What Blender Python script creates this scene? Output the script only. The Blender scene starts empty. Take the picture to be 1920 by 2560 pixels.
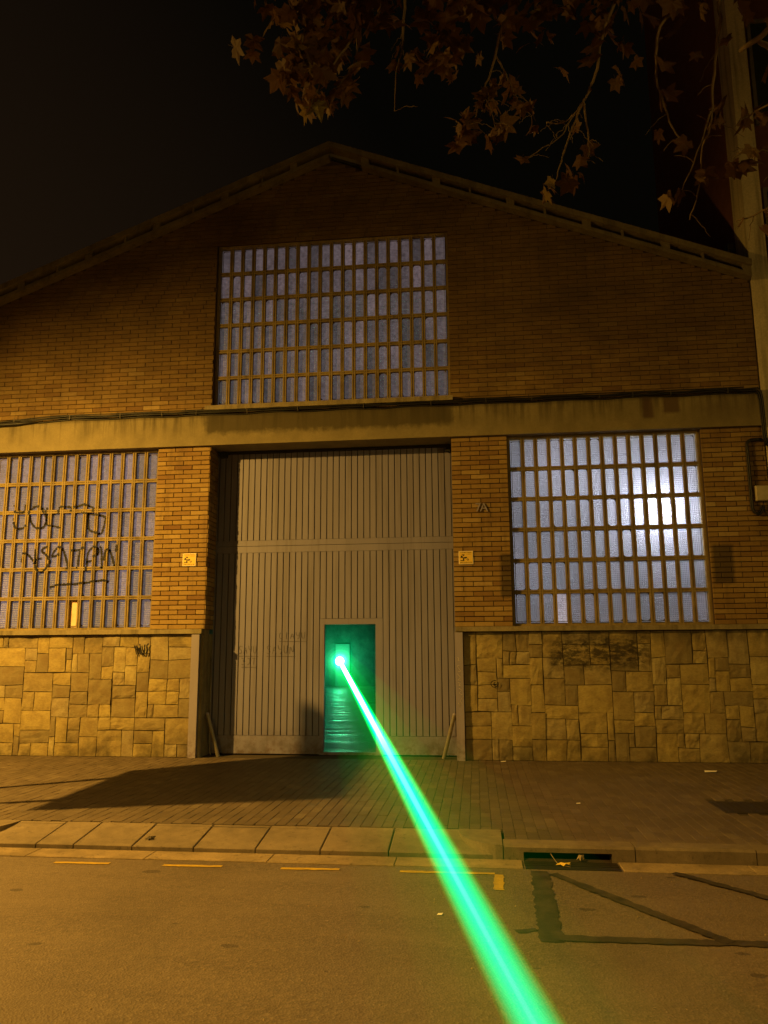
import bpy, bmesh, math, random
from mathutils import Vector, Matrix, noise
random.seed(7)
S = bpy.context.scene
COL = S.collection
R = math.radians

# ---------------------------------------------------------------- camera, world, exposure
cam_d = bpy.data.cameras.new('camera')
cam = bpy.data.objects.new('camera', cam_d); COL.objects.link(cam)
right = Vector((0.99329143, 0.11551402, -0.0053527))
up = Vector((0.02560458, -0.17455948, 0.98431367))
fwd = Vector((-0.11276766, 0.97784738, 0.17634612))
cam.matrix_world = Matrix(((right.x, up.x, -fwd.x, 0.0), (right.y, up.y, -fwd.y, -12.0),
                           (right.z, up.z, -fwd.z, 1.577), (0, 0, 0, 1)))
cam_d.sensor_fit = 'VERTICAL'; cam_d.sensor_height = 36.0
cam_d.lens = 36.0 * 1950.0 / 2560.0
cam_d.clip_start = 0.05; cam_d.clip_end = 400
S.camera = cam

world = bpy.data.worlds.new('World'); S.world = world; world.use_nodes = True
wn = world.node_tree.nodes; wl = world.node_tree.links
wn.clear()
bg = wn.new('ShaderNodeBackground'); wo = wn.new('ShaderNodeOutputWorld')
tc = wn.new('ShaderNodeTexCoord'); sp = wn.new('ShaderNodeSeparateXYZ')
mr = wn.new('ShaderNodeMapRange'); mr.inputs['From Min'].default_value = 0.15; mr.inputs['From Max'].default_value = 0.75
mx = wn.new('ShaderNodeMix'); mx.data_type = 'RGBA'
mx.inputs['A'].default_value = (0.0105, 0.0058, 0.0027, 1)     # warm town glow, low and towards the west
mx.inputs['B'].default_value = (0.0014, 0.0012, 0.0007, 1)     # near-black night higher up and eastwards
ad = wn.new('ShaderNodeMath'); ad.operation = 'MULTIPLY_ADD'; ad.inputs[1].default_value = 1.0
wl.new(tc.outputs['Generated'], sp.inputs[0]); wl.new(sp.outputs['X'], ad.inputs[0]); wl.new(sp.outputs['Z'], ad.inputs[2])
mr.inputs['From Min'].default_value = -0.10; mr.inputs['From Max'].default_value = 0.50
wl.new(ad.outputs[0], mr.inputs['Value'])
wl.new(mr.outputs[0], mx.inputs['Factor']); wl.new(mx.outputs['Result'], bg.inputs['Color'])
bg.inputs['Strength'].default_value = 1.0
wl.new(bg.outputs[0], wo.inputs['Surface'])

S.view_settings.view_transform = 'Standard'; S.view_settings.look = 'None'
S.view_settings.exposure = 0.0; S.view_settings.gamma = 1.0
S.view_settings.use_curve_mapping = False
S.render.engine = 'CYCLES'
S.cycles.max_bounces = 6; S.cycles.diffuse_bounces = 3; S.cycles.glossy_bounces = 3
S.cycles.transmission_bounces = 3; S.cycles.volume_bounces = 0; S.cycles.transparent_max_bounces = 64
S.cycles.sample_clamp_indirect = 4.0; S.cycles.caustics_reflective = False; S.cycles.caustics_refractive = False

# the street lighting (its lanterns are built further down at the same places)
SODIUM = (1.0, 0.53, 0.08)
LAMP_ONE = (-9.1, -5.5, 6.4)          # on this kerb, just left of the picture
LAMP_TWO = (7.7, -15.0, 6.4)          # on the kerb across the road
LAMP_FILL = (-4.2, -14.0, 6.4)  # unseen lamp added to brighten the road
def spot(name, loc, aim, energy, color, size=170, radius=0.12, blend=1.0):
    d = bpy.data.lights.new(name, 'SPOT'); d.energy = energy; d.color = color
    d.spot_size = R(size); d.spot_blend = blend; d.shadow_soft_size = radius
    o = bpy.data.objects.new(name, d); COL.objects.link(o); o.location = loc
    o.rotation_euler = Vector(aim).to_track_quat('-Z', 'Y').to_euler()
    return o
spot('lamp_light', LAMP_ONE, (0.36, 0.25, -0.90), 6600, SODIUM, size=165, radius=0.07)
spot('lamp_light', LAMP_TWO, (-0.42, 0.54, -0.73), 1050, (1.0, 0.62, 0.13), size=179, radius=0.3)
spot('lamp_light', LAMP_FILL, (0.16, 0.22, -0.95), 3800, SODIUM, size=128, radius=0.2, blend=0.9)  # added road fill, cone narrowed to miss the facade

# ---------------------------------------------------------------- materials
class NT:
    def __init__(s, name):
        s.m = bpy.data.materials.new(name); s.m.use_nodes = True
        s.n = s.m.node_tree.nodes; s.l = s.m.node_tree.links
        s.n.clear(); s.out = s.n.new('ShaderNodeOutputMaterial')
    def node(s, t, **kw):
        x = s.n.new('ShaderNode' + t)
        for k, v in kw.items(): setattr(x, k, v)
        return x
    def link(s, a, b): s.l.new(a, b)
    def val(s, x, inp, v):
        if hasattr(v, 'is_linked') or hasattr(v, 'node'): s.link(v, x.inputs[inp])
        else: x.inputs[inp].default_value = v
    def math(s, op, a, b=0.0, c=None):
        x = s.node('Math', operation=op); s.val(x, 0, a); s.val(x, 1, b)
        if c is not None: s.val(x, 2, c)
        return x.outputs[0]
    def mapr(s, v, a, b, c=0.0, d=1.0):
        x = s.node('MapRange'); s.val(x, 'Value', v)
        x.inputs['From Min'].default_value = a; x.inputs['From Max'].default_value = b
        x.inputs['To Min'].default_value = c; x.inputs['To Max'].default_value = d
        return x.outputs[0]
    def mix(s, f, a, b, mode='MIX'):
        x = s.node('Mix', data_type='RGBA', blend_type=mode)
        s.val(x, 'Factor', f)
        for k, v in (('A', a), ('B', b)):
            if isinstance(v, tuple): x.inputs[k].default_value = v if len(v) == 4 else v + (1,)
            else: s.link(v, x.inputs[k])
        return x.outputs['Result']
    def noise(s, vec, scale, detail=4, rough=0.6, out=0):
        x = s.node('TexNoise'); s.val(x, 'Vector', vec); x.inputs['Scale'].default_value = scale
        x.inputs['Detail'].default_value = detail; x.inputs['Roughness'].default_value = rough
        return x.outputs[out]
    def scale(s, vec, sc, loc=(0, 0, 0)):
        x = s.node('Mapping'); s.val(x, 'Vector', vec); x.inputs['Scale'].default_value = sc
        x.inputs['Location'].default_value = loc
        return x.outputs[0]
    def ramp(s, f, stops, interp='LINEAR'):
        x = s.node('ValToRGB'); s.val(x, 'Fac', f); e = x.color_ramp.elements
        x.color_ramp.interpolation = interp
        while len(e) < len(stops): e.new(0.5)
        for q, (p, c) in zip(e, stops): q.position = p; q.color = c if len(c) == 4 else c + (1,)
        return x.outputs[0]
    def pos(s): return s.node('NewGeometry').outputs['Position']
    def obj(s): return s.node('TexCoord').outputs['Object']
    def xyz(s, v):
        x = s.node('SeparateXYZ'); s.val(x, 0, v); return x.outputs
    def bump(s, h, strength=0.3, dist=0.01):
        x = s.node('Bump'); s.link(h, x.inputs['Height']); x.inputs['Strength'].default_value = strength
        x.inputs['Distance'].default_value = dist
        return x.outputs[0]
    def bsdf(s, color, rough=0.8, normal=None, metallic=0.0, spec=0.3):
        x = s.node('BsdfPrincipled')
        if isinstance(color, tuple): x.inputs['Base Color'].default_value = color + (1,)
        else: s.link(color, x.inputs['Base Color'])
        s.val(x, 'Roughness', rough); x.inputs['Metallic'].default_value = metallic
        x.inputs['Specular IOR Level'].default_value = spec
        if normal is not None: s.link(normal, x.inputs['Normal'])
        return x
    def done(s, sh):
        s.link(sh.outputs[0] if hasattr(sh, 'outputs') else sh, s.out.inputs['Surface']); return s.m
    def box(s, p, x0, x1, z0, z1, soft, wob=0.0):
        """1 inside a rectangle on the facade, soft ragged edges"""
        c = s.xyz(p); n = s.math('MULTIPLY', s.math('SUBTRACT', s.noise(p, 9, 4), 0.5), wob)
        a = s.math('ADD', c[0], n); b = s.math('ADD', c[2], n)
        t = s.mapr(a, x0, x0 + soft); t = s.math('MULTIPLY', t, s.mapr(a, x1, x1 - soft))
        t = s.math('MULTIPLY', t, s.mapr(b, z0, z0 + soft)); t = s.math('MULTIPLY', t, s.mapr(b, z1, z1 - soft))
        return t

def rnd_out(t, island):
    return t.node('NewGeometry').outputs['Random Per Island'] if island else t.node('ObjectInfo').outputs['Random']

def mat_brick(name, island):
    t = NT(name); p = t.pos(); r = rnd_out(t, island)
    c = t.ramp(r, [(0, (.20, .11, .04)), (.08, (.27, .17, .06)), (.40, (.33, .22, .072)), (.75, (.37, .255, .088)), (.95, (.42, .30, .115)), (1, (.50, .38, .17))])
    big = t.noise(p, 0.9, 3)
    c = t.mix(t.mapr(big, .35, .7), c, t.mix(0.45, c, (.25, .145, .055)))
    z = t.xyz(p)[2]
    c = t.mix(t.mapr(z, 5.3, 6.6, 0, .80), c, (.145, .092, .038))           # browner gable brick, its colour also darkened for the weak light up high
    n = t.noise(t.scale(p, (1, 1, 2.5)), 22, 5, .7)
    c = t.mix(t.mapr(n, .3, .75, .55, 0), c, t.mix(0.5, c, (.06, .035, .02)))
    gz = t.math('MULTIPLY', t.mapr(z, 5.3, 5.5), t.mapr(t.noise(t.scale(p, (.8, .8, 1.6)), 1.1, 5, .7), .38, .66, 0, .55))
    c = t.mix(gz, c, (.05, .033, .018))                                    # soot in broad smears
    for bx in ((.375, .60, 2.35, 3.06), (3.50, 3.84, 2.52, 3.14)):
        c = t.mix(t.math('MULTIPLY', t.box(p, *bx, .05, .06), .72), c, (.035, .03, .022))
    c = t.mix(t.math('MULTIPLY', t.box(p, 4.05, 4.5, 3.0, 5.0, .25, .3), .45), c, (.05, .028, .018))
    drip = t.mapr(t.noise(t.scale(p, (2.2, 2.2, .35)), 2.0, 4), .52, .75)
    c = t.mix(t.math('MULTIPLY', drip, .55), c, (.09, .06, .035))
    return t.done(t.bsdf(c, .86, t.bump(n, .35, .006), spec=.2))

def mat_stone():
    t = NT('sandstone'); p = t.pos(); r = t.node('ObjectInfo').outputs['Random']
    c = t.ramp(r, [(0, (.22, .18, .10)), (.15, (.26, .215, .115)), (.3, (.31, .25, .12)), (.5, (.36, .29, .125)), (.75, (.41, .33, .13)), (.9, (.33, .28, .17)), (1, (.44, .37, .17))])
    off = t.node('VectorMath', operation='ADD'); t.link(p, off.inputs[0])
    cmb = t.node('CombineXYZ'); t.val(cmb, 0, t.math('MULTIPLY', r, 50.0)); t.link(cmb.outputs[0], off.inputs[1])
    q = off.outputs[0]
    n1 = t.noise(q, 5, 5, .65); n2 = t.noise(t.scale(q, (1, 1, 2.2)), 26, 6, .7)
    c = t.mix(t.mapr(n1, .42, .66, 0, .9), c, t.mix(.55, c, (.17, .11, .05)))
    c = t.mix(t.mapr(n2, .3, .6, .35, 0), c, (.12, .085, .04))
    z = t.xyz(p)[2]
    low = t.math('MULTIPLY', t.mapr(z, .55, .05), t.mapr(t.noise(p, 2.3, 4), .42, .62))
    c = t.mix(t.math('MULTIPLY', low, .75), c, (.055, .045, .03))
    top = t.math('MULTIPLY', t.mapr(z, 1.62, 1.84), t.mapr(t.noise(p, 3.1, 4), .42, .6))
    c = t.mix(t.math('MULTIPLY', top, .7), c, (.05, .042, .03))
    soot = t.math('MULTIPLY', t.box(p, 1.0, 2.6, 1.22, 1.86, .20, .4), t.mapr(t.noise(t.scale(p, (1, 1, 2.2)), 6, 6, .75), .40, .54))
    c = t.mix(t.math('MULTIPLY', soot, .85), c, (.025, .022, .018))
    h = t.math('ADD', t.math('MULTIPLY', n1, .6), t.math('MULTIPLY', n2, .5))
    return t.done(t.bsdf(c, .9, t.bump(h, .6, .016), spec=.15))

def mat_rough(name, c1, c2, sc=6, rough=.85, bump=.3, streak=False, spec=.25, dist=.008, stain=0.0):
    t = NT(name); p = t.pos()
    n = t.noise(p, sc, 6, .65); f = t.noise(p, sc * 12, 3, .7)
    c = t.mix(t.mapr(n, .3, .72), c1, c2)
    c = t.mix(t.mapr(f, .35, .65, .35, 0), c, t.mix(.6, c, (.02, .017, .012)))
    if stain:
        q = t.noise(p, 1.7, 6, .7); w = t.noise(p, 14, 4, .75)
        c = t.mix(t.mapr(q, .44, .66, 0, stain), c, tuple(x * .35 for x in c2))
        c = t.mix(t.mapr(w, .58, .68, 0, stain), c, tuple(x * .3 for x in c2))
    if streak:
        s = t.noise(t.scale(p, (3.2, 3.2, .22)), 2.6, 5, .6)
        c = t.mix(t.mapr(s, .5, .72, 0, .6), c, (.055, .045, .03))
    h = t.math('ADD', n, t.math('MULTIPLY', f, .6))
    return t.done(t.bsdf(c, rough, t.bump(h, bump, dist), spec=spec))

def mat_beam():
    t = NT('stained_concrete'); p = t.pos(); z = t.xyz(p)[2]
    n = t.noise(p, 3.5, 6, .65); f = t.noise(p, 60, 3)
    c = t.mix(t.mapr(n, .3, .7), (.29, .245, .13), (.20, .17, .09))
    c = t.mix(t.mapr(f, .35, .65, .25, 0), c, (.15, .12, .07))
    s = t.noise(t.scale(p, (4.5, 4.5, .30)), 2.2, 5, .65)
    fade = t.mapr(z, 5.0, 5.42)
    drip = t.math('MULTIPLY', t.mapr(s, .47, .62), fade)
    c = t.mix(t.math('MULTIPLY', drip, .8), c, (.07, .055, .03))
    wide = t.box(p, -4.36, -.24, 5.06, 5.6, .09, .18)               # grime below the upper window
    c = t.mix(t.math('MULTIPLY', wide, .80), c, (.06, .05, .027))
    dk = t.math('ADD', t.box(p, 2.62, 2.83, 5.06, 5.6, .05, .06), t.box(p, 2.92, 3.22, 5.14, 5.6, .05, .08))
    c = t.mix(t.math('MULTIPLY', dk, .72), c, (.075, .04, .022))
    c = t.mix(t.math('MULTIPLY', t.box(p, 3.3, 4.6, 4.8, 5.6, .4, .3), .35), c, (.10, .07, .04))
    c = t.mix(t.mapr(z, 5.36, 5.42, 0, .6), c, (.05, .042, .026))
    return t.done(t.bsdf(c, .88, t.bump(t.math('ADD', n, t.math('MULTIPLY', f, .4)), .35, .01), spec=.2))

def mat_gate(name, col, var=True):
    t = NT(name); p = t.pos(); r = t.node('ObjectInfo').outputs['Random']
    n = t.noise(t.scale(p, (1.5, 1.5, .5)), 2.4, 5, .6); f = t.noise(p, 90, 3)
    c = t.mix(t.mapr(n, .35, .7, 0, .45), col, tuple(x * .72 for x in col))
    c = t.mix(t.mapr(r, 0, 1, 0, .16), c, tuple(x * .6 for x in col))
    z = t.xyz(p)[2]
    st = t.noise(t.scale(p, (9, 9, .35)), 1.4, 4, .6)
    c = t.mix(t.mapr(st, .52, .74, 0, .42), c, (.085, .07, .055))
    ru = t.math('MULTIPLY', t.mapr(z, .42, 0), t.mapr(t.noise(p, 11, 5, .7), .46, .62))
    c = t.mix(t.math('MULTIPLY', ru, .7), c, (.10, .05, .025))
    c = t.mix(t.math('MULTIPLY', t.mapr(z, .5, 0), t.mapr(t.noise(p, 5, 4), .4, .65, 0, .6)), c, (.06, .05, .04))
    return t.done(t.bsdf(c, .48, t.bump(t.math('ADD', f, t.math('MULTIPLY', n, 2)), .12, .004), spec=.45))

def mat_plain(name, col, rough=.6, metallic=0.0, spec=.4, sc=14, amt=.5):
    t = NT(name); p = t.obj(); n = t.noise(p, sc, 5)
    c = t.mix(t.mapr(n, .35, .7, 0, amt), col, tuple(x * .55 for x in col))
    return t.done(t.bsdf(c, rough, t.bump(n, .15, .004), metallic, spec))

def mat_pane(name, col, k, dull=.0):
    """ribbed wired glass with a lit hall behind it"""
    t = NT(name); p = t.pos(); r = t.node('ObjectInfo').outputs['Random']; c = t.xyz(p)
    rib = t.math('SINE', t.math('MULTIPLY', c[2], 2 * math.pi / .030))
    wire = t.math('SINE', t.math('MULTIPLY', c[0], 2 * math.pi / .026))
    n = t.noise(p, 1.3, 3); d = t.noise(p, 17, 5, .7)
    e = t.math('MULTIPLY', t.mapr(r, 0, 1, .58, 1.30), t.mapr(n, .3, .7, .75, 1.2))
    e = t.math('MULTIPLY', e, t.mapr(d, .33, .62, .48, 1.0))
    e = t.math('MULTIPLY', e, t.math('MULTIPLY_ADD', rib, .10, 1.0))
    h = t.math('ADD', t.math('MULTIPLY', rib, .6), t.math('ADD', t.math('MULTIPLY', wire, .4), t.math('MULTIPLY', d, .5)))
    nb = t.bump(h, .55, .006)
    gl = t.bsdf((.20, .20, .22), .30, nb, spec=.5)
    tr = t.node('BsdfTranslucent'); tr.inputs['Color'].default_value = (.72, .74, .82, 1); t.link(nb, tr.inputs['Normal'])
    m = t.node('MixShader'); m.inputs[0].default_value = .6; t.link(gl.outputs[0], m.inputs[1]); t.link(tr.outputs[0], m.inputs[2])
    em = t.node('Emission'); t.val(em, 'Strength', t.math('MULTIPLY', e, k))
    tint = t.mix(t.node('ObjectInfo').outputs['Random'], col, tuple(x * y for x, y in zip(col, (1.12, .98, .95))))
    t.link(tint, em.inputs['Color'])
    a = t.node('AddShader'); t.link(m.outputs[0], a.inputs[0]); t.link(em.outputs[0], a.inputs[1])
    return t.done(a)

def mat_clear():
    t = NT('clear_glass_back'); x = t.node('BsdfTransparent'); x.inputs['Color'].default_value = (.95, .96, .97, 1)
    return t.done(x)

def mat_asphalt():
    t = NT('asphalt'); p = t.pos()
    big = t.noise(p, .8, 5, .6); fine = t.noise(p, 120, 2, .8)
    vo = t.node('TexVoronoi'); t.link(p, vo.inputs['Vector']); vo.inputs['Scale'].default_value = 70
    agg = t.ramp(vo.outputs['Color'], [(0, (.085, .066, .05)), (.6, (.165, .128, .096)), (.93, (.23, .18, .135)), (1, (.42, .35, .27))])
    mid = t.noise(p, 26, 5, .8)
    agg = t.mix(t.mapr(mid, .38, .62, .55, 0), agg, (.075, .057, .042))
    c = t.mix(t.mapr(big, .3, .7, 0, .55), agg, (.13, .096, .07))
    worn = t.noise(t.scale(p, (.5, 2.2, 1)), 1.3, 4)
    c = t.mix(t.mapr(worn, .4, .7, 0, .4), c, (.20, .155, .115))
    oil = t.noise(t.scale(p, (1, .55, 1)), .55, 5, .65)
    c = t.mix(t.mapr(oil, .50, .72, 0, .55), c, (.06, .046, .034))
    # round dark spots of old gum and oil
    v2 = t.node('TexVoronoi'); t.link(t.scale(p, (.75, 1.3, 1)), v2.inputs['Vector']); v2.inputs['Scale'].default_value = 3.6
    thr = t.math('MULTIPLY', t.math('FRACT', t.math('MULTIPLY', t.mapr(t.xyz(v2.outputs['Color'])[0], .45, 1.0), 1.0)), .34)
    sp = t.math('LESS_THAN', t.math('ADD', v2.outputs['Distance'], t.math('MULTIPLY', t.noise(p, 17, 5, .7), .22)), thr)
    c = t.mix(t.math('MULTIPLY', sp, .62), c, (.04, .03, .022))
    h = t.math('ADD', fine, vo.outputs['Distance'])
    return t.done(t.bsdf(c, t.mapr(fine, .3, .7, .55, .8), t.bump(h, .6, .006), spec=.35))

def mat_paver(name, island):
    t = NT(name); p = t.pos(); r = rnd_out(t, island)
    c = t.ramp(r, [(0, (.11, .082, .058)), (.5, (.135, .10, .07)), (.9, (.155, .118, .083)), (1, (.18, .14, .098))])
    n = t.noise(p, 1.6, 4); f = t.noise(p, 70, 4, .7)
    c = t.mix(t.mapr(n, .38, .66, 0, .55), c, (.085, .065, .045))
    c = t.mix(t.mapr(f, .35, .6, .45, 0), c, (.05, .04, .03))
    return t.done(t.bsdf(c, .7, t.bump(f, .4, .004), spec=.3))

def mat_leaf():
    t = NT('dry_plane_leaf'); r = t.node('ObjectInfo').outputs['Random']; p = t.obj()
    c = t.ramp(r, [(0, (.06, .030, .012)), (.4, (.10, .053, .018)), (.75, (.15, .085, .026)), (.93, (.20, .135, .038)), (1, (.19, .17, .05))])
    n = t.noise(p, 24, 4)
    c = t.mix(t.mapr(n, .4, .7, 0, .6), c, (.10, .04, .015))
    b = t.bsdf(c, .65, t.bump(n, .3, .004), spec=.3)
    tr = t.node('BsdfTranslucent'); t.link(c, tr.inputs['Color'])
    m = t.node('MixShader'); m.inputs[0].default_value = .35; t.link(b.outputs[0], m.inputs[1]); t.link(tr.outputs[0], m.inputs[2])
    return t.done(m)

def mat_glow(name, col, k, red=0.0):
    """homogeneous light scattered towards every side by the misty air in the beam; also the painted glare bloom; red adds an absorber to purify the green"""
    t = NT(name); e = t.node('Emission'); e.inputs['Color'].default_value = col + (1,); e.inputs['Strength'].default_value = k
    if red:
        b = t.node('VolumeAbsorption'); b.inputs['Color'].default_value = (0, .9, .9, 1); b.inputs['Density'].default_value = red
        s = t.node('AddShader'); t.link(e.outputs[0], s.inputs[0]); t.link(b.outputs[0], s.inputs[1]); e = s
    t.link(e.outputs[0], t.out.inputs['Volume']); return t.m

def mat_floor():
    t = NT('wet_hall_floor'); p = t.pos()
    n = t.noise(t.scale(p, (.35, 1.5, 1)), 1.6, 6, .75); f = t.noise(t.scale(p, (1.6, 6, 1)), 5, 5, .75)
    c = t.mix(t.mapr(n, .42, .6), (.035, .03, .024), (.24, .23, .20))
    h = t.math('ADD', n, t.math('MULTIPLY', f, 1.3))
    c = t.mix(t.mapr(f, .4, .6, .7, 0), c, (.02, .017, .013))
    return t.done(t.bsdf(c, t.mapr(n, .35, .65, .22, .6), t.bump(h, 1.0, .16), spec=.5))

M = dict(
    brick=mat_brick('brick', False), bricks=mat_brick('brick_mass', True),
    mortar=mat_rough('mortar', (.055, .035, .02), (.09, .06, .032), 8, .95),
    stone=mat_stone(), joint=mat_rough('stone_joint', (.06, .047, .028), (.10, .078, .045), 9, .95),
    beam=mat_beam(), concrete=mat_rough('old_concrete', (.34, .29, .17), (.20, .165, .10), 4, .9, .35, True),
    mullion=mat_rough('precast_lattice', (.36, .28, .12), (.20, .15, .065), 3.5, .8, .25, True),
    putty=mat_rough('grimy_putty', (.10, .085, .04), (.16, .13, .06), 9, .9),
    gate=mat_gate('gate_paint', (.22, .212, .32)), gate_dark=mat_plain('gate_gap', (.03, .03, .025), .8),
    post=mat_gate('grey_channel', (.30, .27, .36)), roofband=mat_rough('weathered_verge', (.24, .20, .11), (.13, .105, .06), 3, .9, .35, True), clip=mat_plain('dull_clip', (.10, .085, .06), .6, .3), steel=mat_plain('worn_steel', (.30, .27, .22), .45, .6),
    asphalt=mat_asphalt(), tar=mat_rough('tar_seal', (.026, .022, .017), (.085, .067, .05), 7, .7, .5),
    yellow=mat_rough('yellow_road_paint', (.60, .40, .035), (.30, .20, .05), 9, .7),
    gutter=mat_rough('gutter_concrete', (.36, .27, .16), (.26, .195, .12), 5, .85, stain=.6),
    kerb=mat_rough('granite_kerb', (.255, .20, .14), (.19, .15, .105), 9, .8, .3, stain=.5),
    pave=mat_paver('paver', False), pavers=mat_paver('paver_mass', True),
    bed=mat_rough('sand_bed', (.06, .046, .033), (.085, .066, .046), 12, .95),
    iron=mat_plain('cast_iron', (.035, .028, .022), .55, .3), black=mat_plain('black_cable', (.012, .011, .010), .5),
    spray=mat_plain('black_spray', (.010, .009, .011), .6), chalk=mat_plain('white_marker', (.55, .50, .45), .7),
    pencil=mat_plain('grey_marker', (.135, .128, .15), .7),
    sign=mat_plain('yellow_plate', (.80, .56, .10), .4, sc=3, amt=.12), white=mat_plain('white_print', (.80, .72, .55), .5, amt=.1),
    paper=mat_plain('white_paper', (.82, .78, .72), .7, amt=.1), box=mat_plain('beige_plastic', (.48, .42, .28), .55),
    leaf=mat_leaf(), bark=mat_rough('plane_bark', (.21, .15, .075), (.10, .07, .04), 9, .85),
    hall=mat_rough('hall_plaster', (.15, .15, .145), (.06, .06, .06), 2.2, .9, .6, dist=.03),
    hall_door=mat_plain('hall_door', (.19, .20, .19), .6), floor=mat_floor(),
    roof=mat_plain('fibre_cement', (.20, .18, .14), .9),
    dark_brick=mat_rough('party_wall', (.26, .11, .055), (.20, .08, .04), 5, .9),
    paleplaster=mat_rough('pale_render', (.74, .65, .42), (.62, .53, .33), 3, .9, .3, True),
    dark_glass=mat_plain('dark_glass', (.05, .06, .035), .25),
    metalgreen=mat_plain('lamp_metal', (.12, .12, .12), .5, .5),
    pane_left=mat_pane('lit_pane_left', (.165, .130, .150), .92), pane_top=mat_pane('lit_pane_top', (.082, .068, .078), 1.05),
    pane_right=mat_pane('lit_pane_right', (.14, .128, .155), .42), clear=mat_clear(),
    pane_board=mat_plain('peach_board', (.85, .62, .42), .35), pane_white=mat_pane('plain_pale_pane', (.30, .26, .29), .9),
)
tube_mat = NT('lit_tube'); e_ = tube_mat.node('Emission'); e_.inputs['Color'].default_value = (.85, .9, 1, 1); e_.inputs['Strength'].default_value = 12
M['tube'] = tube_mat.done(e_)
lamp_mat = NT('lit_sodium'); e_ = lamp_mat.node('Emission'); e_.inputs['Color'].default_value = SODIUM + (1,); e_.inputs['Strength'].default_value = 20
M['sodium'] = lamp_mat.done(e_)
spot_mat = NT('laser_spot_glare'); e_ = spot_mat.node('Emission'); e_.inputs['Color'].default_value = (.35, 1.0, .6, 1); e_.inputs['Strength'].default_value = 14
M['spot'] = spot_mat.done(e_)

# ---------------------------------------------------------------- helpers
class MB:
    """collects vertices and faces of ONE mesh"""
    def __init__(s): s.v = []; s.f = []; s.mi = []
    def add(s, vs, fs, mi=0):
        o = len(s.v); s.v += [tuple(v) for v in vs]; s.f += [tuple(i + o for i in f) for f in fs]; s.mi += [mi] * len(fs)
    def box(s, x0, x1, y0, y1, z0, z1, mi=0):
        s.add([(x0, y0, z0), (x1, y0, z0), (x1, y1, z0), (x0, y1, z0), (x0, y0, z1), (x1, y0, z1), (x1, y1, z1), (x0, y1, z1)],
              [(3, 2, 1, 0), (4, 5, 6, 7), (0, 1, 5, 4), (1, 2, 6, 5), (2, 3, 7, 6), (3, 0, 4, 7)], mi)
    def cham(s, x0, x1, z0, z1, yf, yb, c, mi=0):
        """block on the facade with chamfered front edges; front at yf (towards -y), back open at yb"""
        vs = [(x0 + c, yf, z0 + c), (x1 - c, yf, z0 + c), (x1 - c, yf, z1 - c), (x0 + c, yf, z1 - c),
              (x0, yf + c, z0), (x1, yf + c, z0), (x1, yf + c, z1), (x0, yf + c, z1),
              (x0, yb, z0), (x1, yb, z0), (x1, yb, z1), (x0, yb, z1)]
        fs = [(0, 1, 2, 3)] + [(i, 4 + i, 4 + (i + 1) % 4, (i + 1) % 4) for i in range(4)] + [(4 + i, 8 + i, 8 + (i + 1) % 4, 4 + (i + 1) % 4) for i in range(4)]
        s.add(vs, fs, mi)
    def chamtop(s, x0, x1, y0, y1, zt, zb, c, mi=0):
        vs = [(x0 + c, y0 + c, zt), (x1 - c, y0 + c, zt), (x1 - c, y1 - c, zt), (x0 + c, y1 - c, zt),
              (x0, y0, zt - c), (x1, y0, zt - c), (x1, y1, zt - c), (x0, y1, zt - c),
              (x0, y0, zb), (x1, y0, zb), (x1, y1, zb), (x0, y1, zb)]
        fs = [(0, 1, 2, 3)] + [(i, 4 + i, 4 + (i + 1) % 4, (i + 1) % 4) for i in range(4)] + [(4 + i, 8 + i, 8 + (i + 1) % 4, 4 + (i + 1) % 4) for i in range(4)]
        s.add(vs, fs, mi)
    def tube(s, pts, r, n=7, cap=True, mi=0):
        pts = [Vector(p) for p in pts]; rs = r if isinstance(r, (list, tuple)) else [r] * len(pts)
        vs = []; fs = []; prev = None
        for i, p in enumerate(pts):
            d = (pts[min(i + 1, len(pts) - 1)] - pts[max(i - 1, 0)]).normalized()
            a = d.cross(Vector((0, 0, 1)) if abs(d.z) < .9 else Vector((1, 0, 0))).normalized() if prev is None else (prev - d * prev.dot(d)).normalized()
            prev = a; b = d.cross(a)
            vs += [p + (a * math.cos(k * 2 * math.pi / n) + b * math.sin(k * 2 * math.pi / n)) * rs[i] for k in range(n)]
        for i in range(len(pts) - 1):
            fs += [(i * n + k, i * n + (k + 1) % n, (i + 1) * n + (k + 1) % n, (i + 1) * n + k) for k in range(n)]
        if cap: fs += [tuple(range(n))[::-1], tuple((len(pts) - 1) * n + k for k in range(n))]
        s.add(vs, fs, mi)
    def build(s, name, mat, parent=None, smooth=False, loc=(0, 0, 0)):
        me = bpy.data.meshes.new(name); me.from_pydata(s.v, [], s.f); 
        for m in (mat if isinstance(mat, (list, tuple)) else [mat]): me.materials.append(m)
        if any(s.mi): me.polygons.foreach_set('material_index', s.mi)
        if smooth: me.polygons.foreach_set('use_smooth', [True] * len(me.polygons))
        bm = bmesh.new(); bm.from_mesh(me); bmesh.ops.recalc_face_normals(bm, faces=bm.faces); bm.to_mesh(me); bm.free()
        return link(name, me, parent, loc)
def link(name, me, parent=None, loc=(0, 0, 0)):
    o = bpy.data.objects.new(name, me); COL.objects.link(o); o.location = loc
    if parent is not None: o.parent = parent
    return o
def tag(o, label=None, cat=None, group=None, kind=None):
    for k, v in (('label', label), ('category', cat), ('group', group), ('kind', kind)):
        if v: o[k] = v
    return o
def empty(name, loc, label=None, cat=None, group=None):
    o = bpy.data.objects.new(name, None); COL.objects.link(o); o.location = loc; o.empty_display_size = .2
    return tag(o, label, cat, group)
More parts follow.
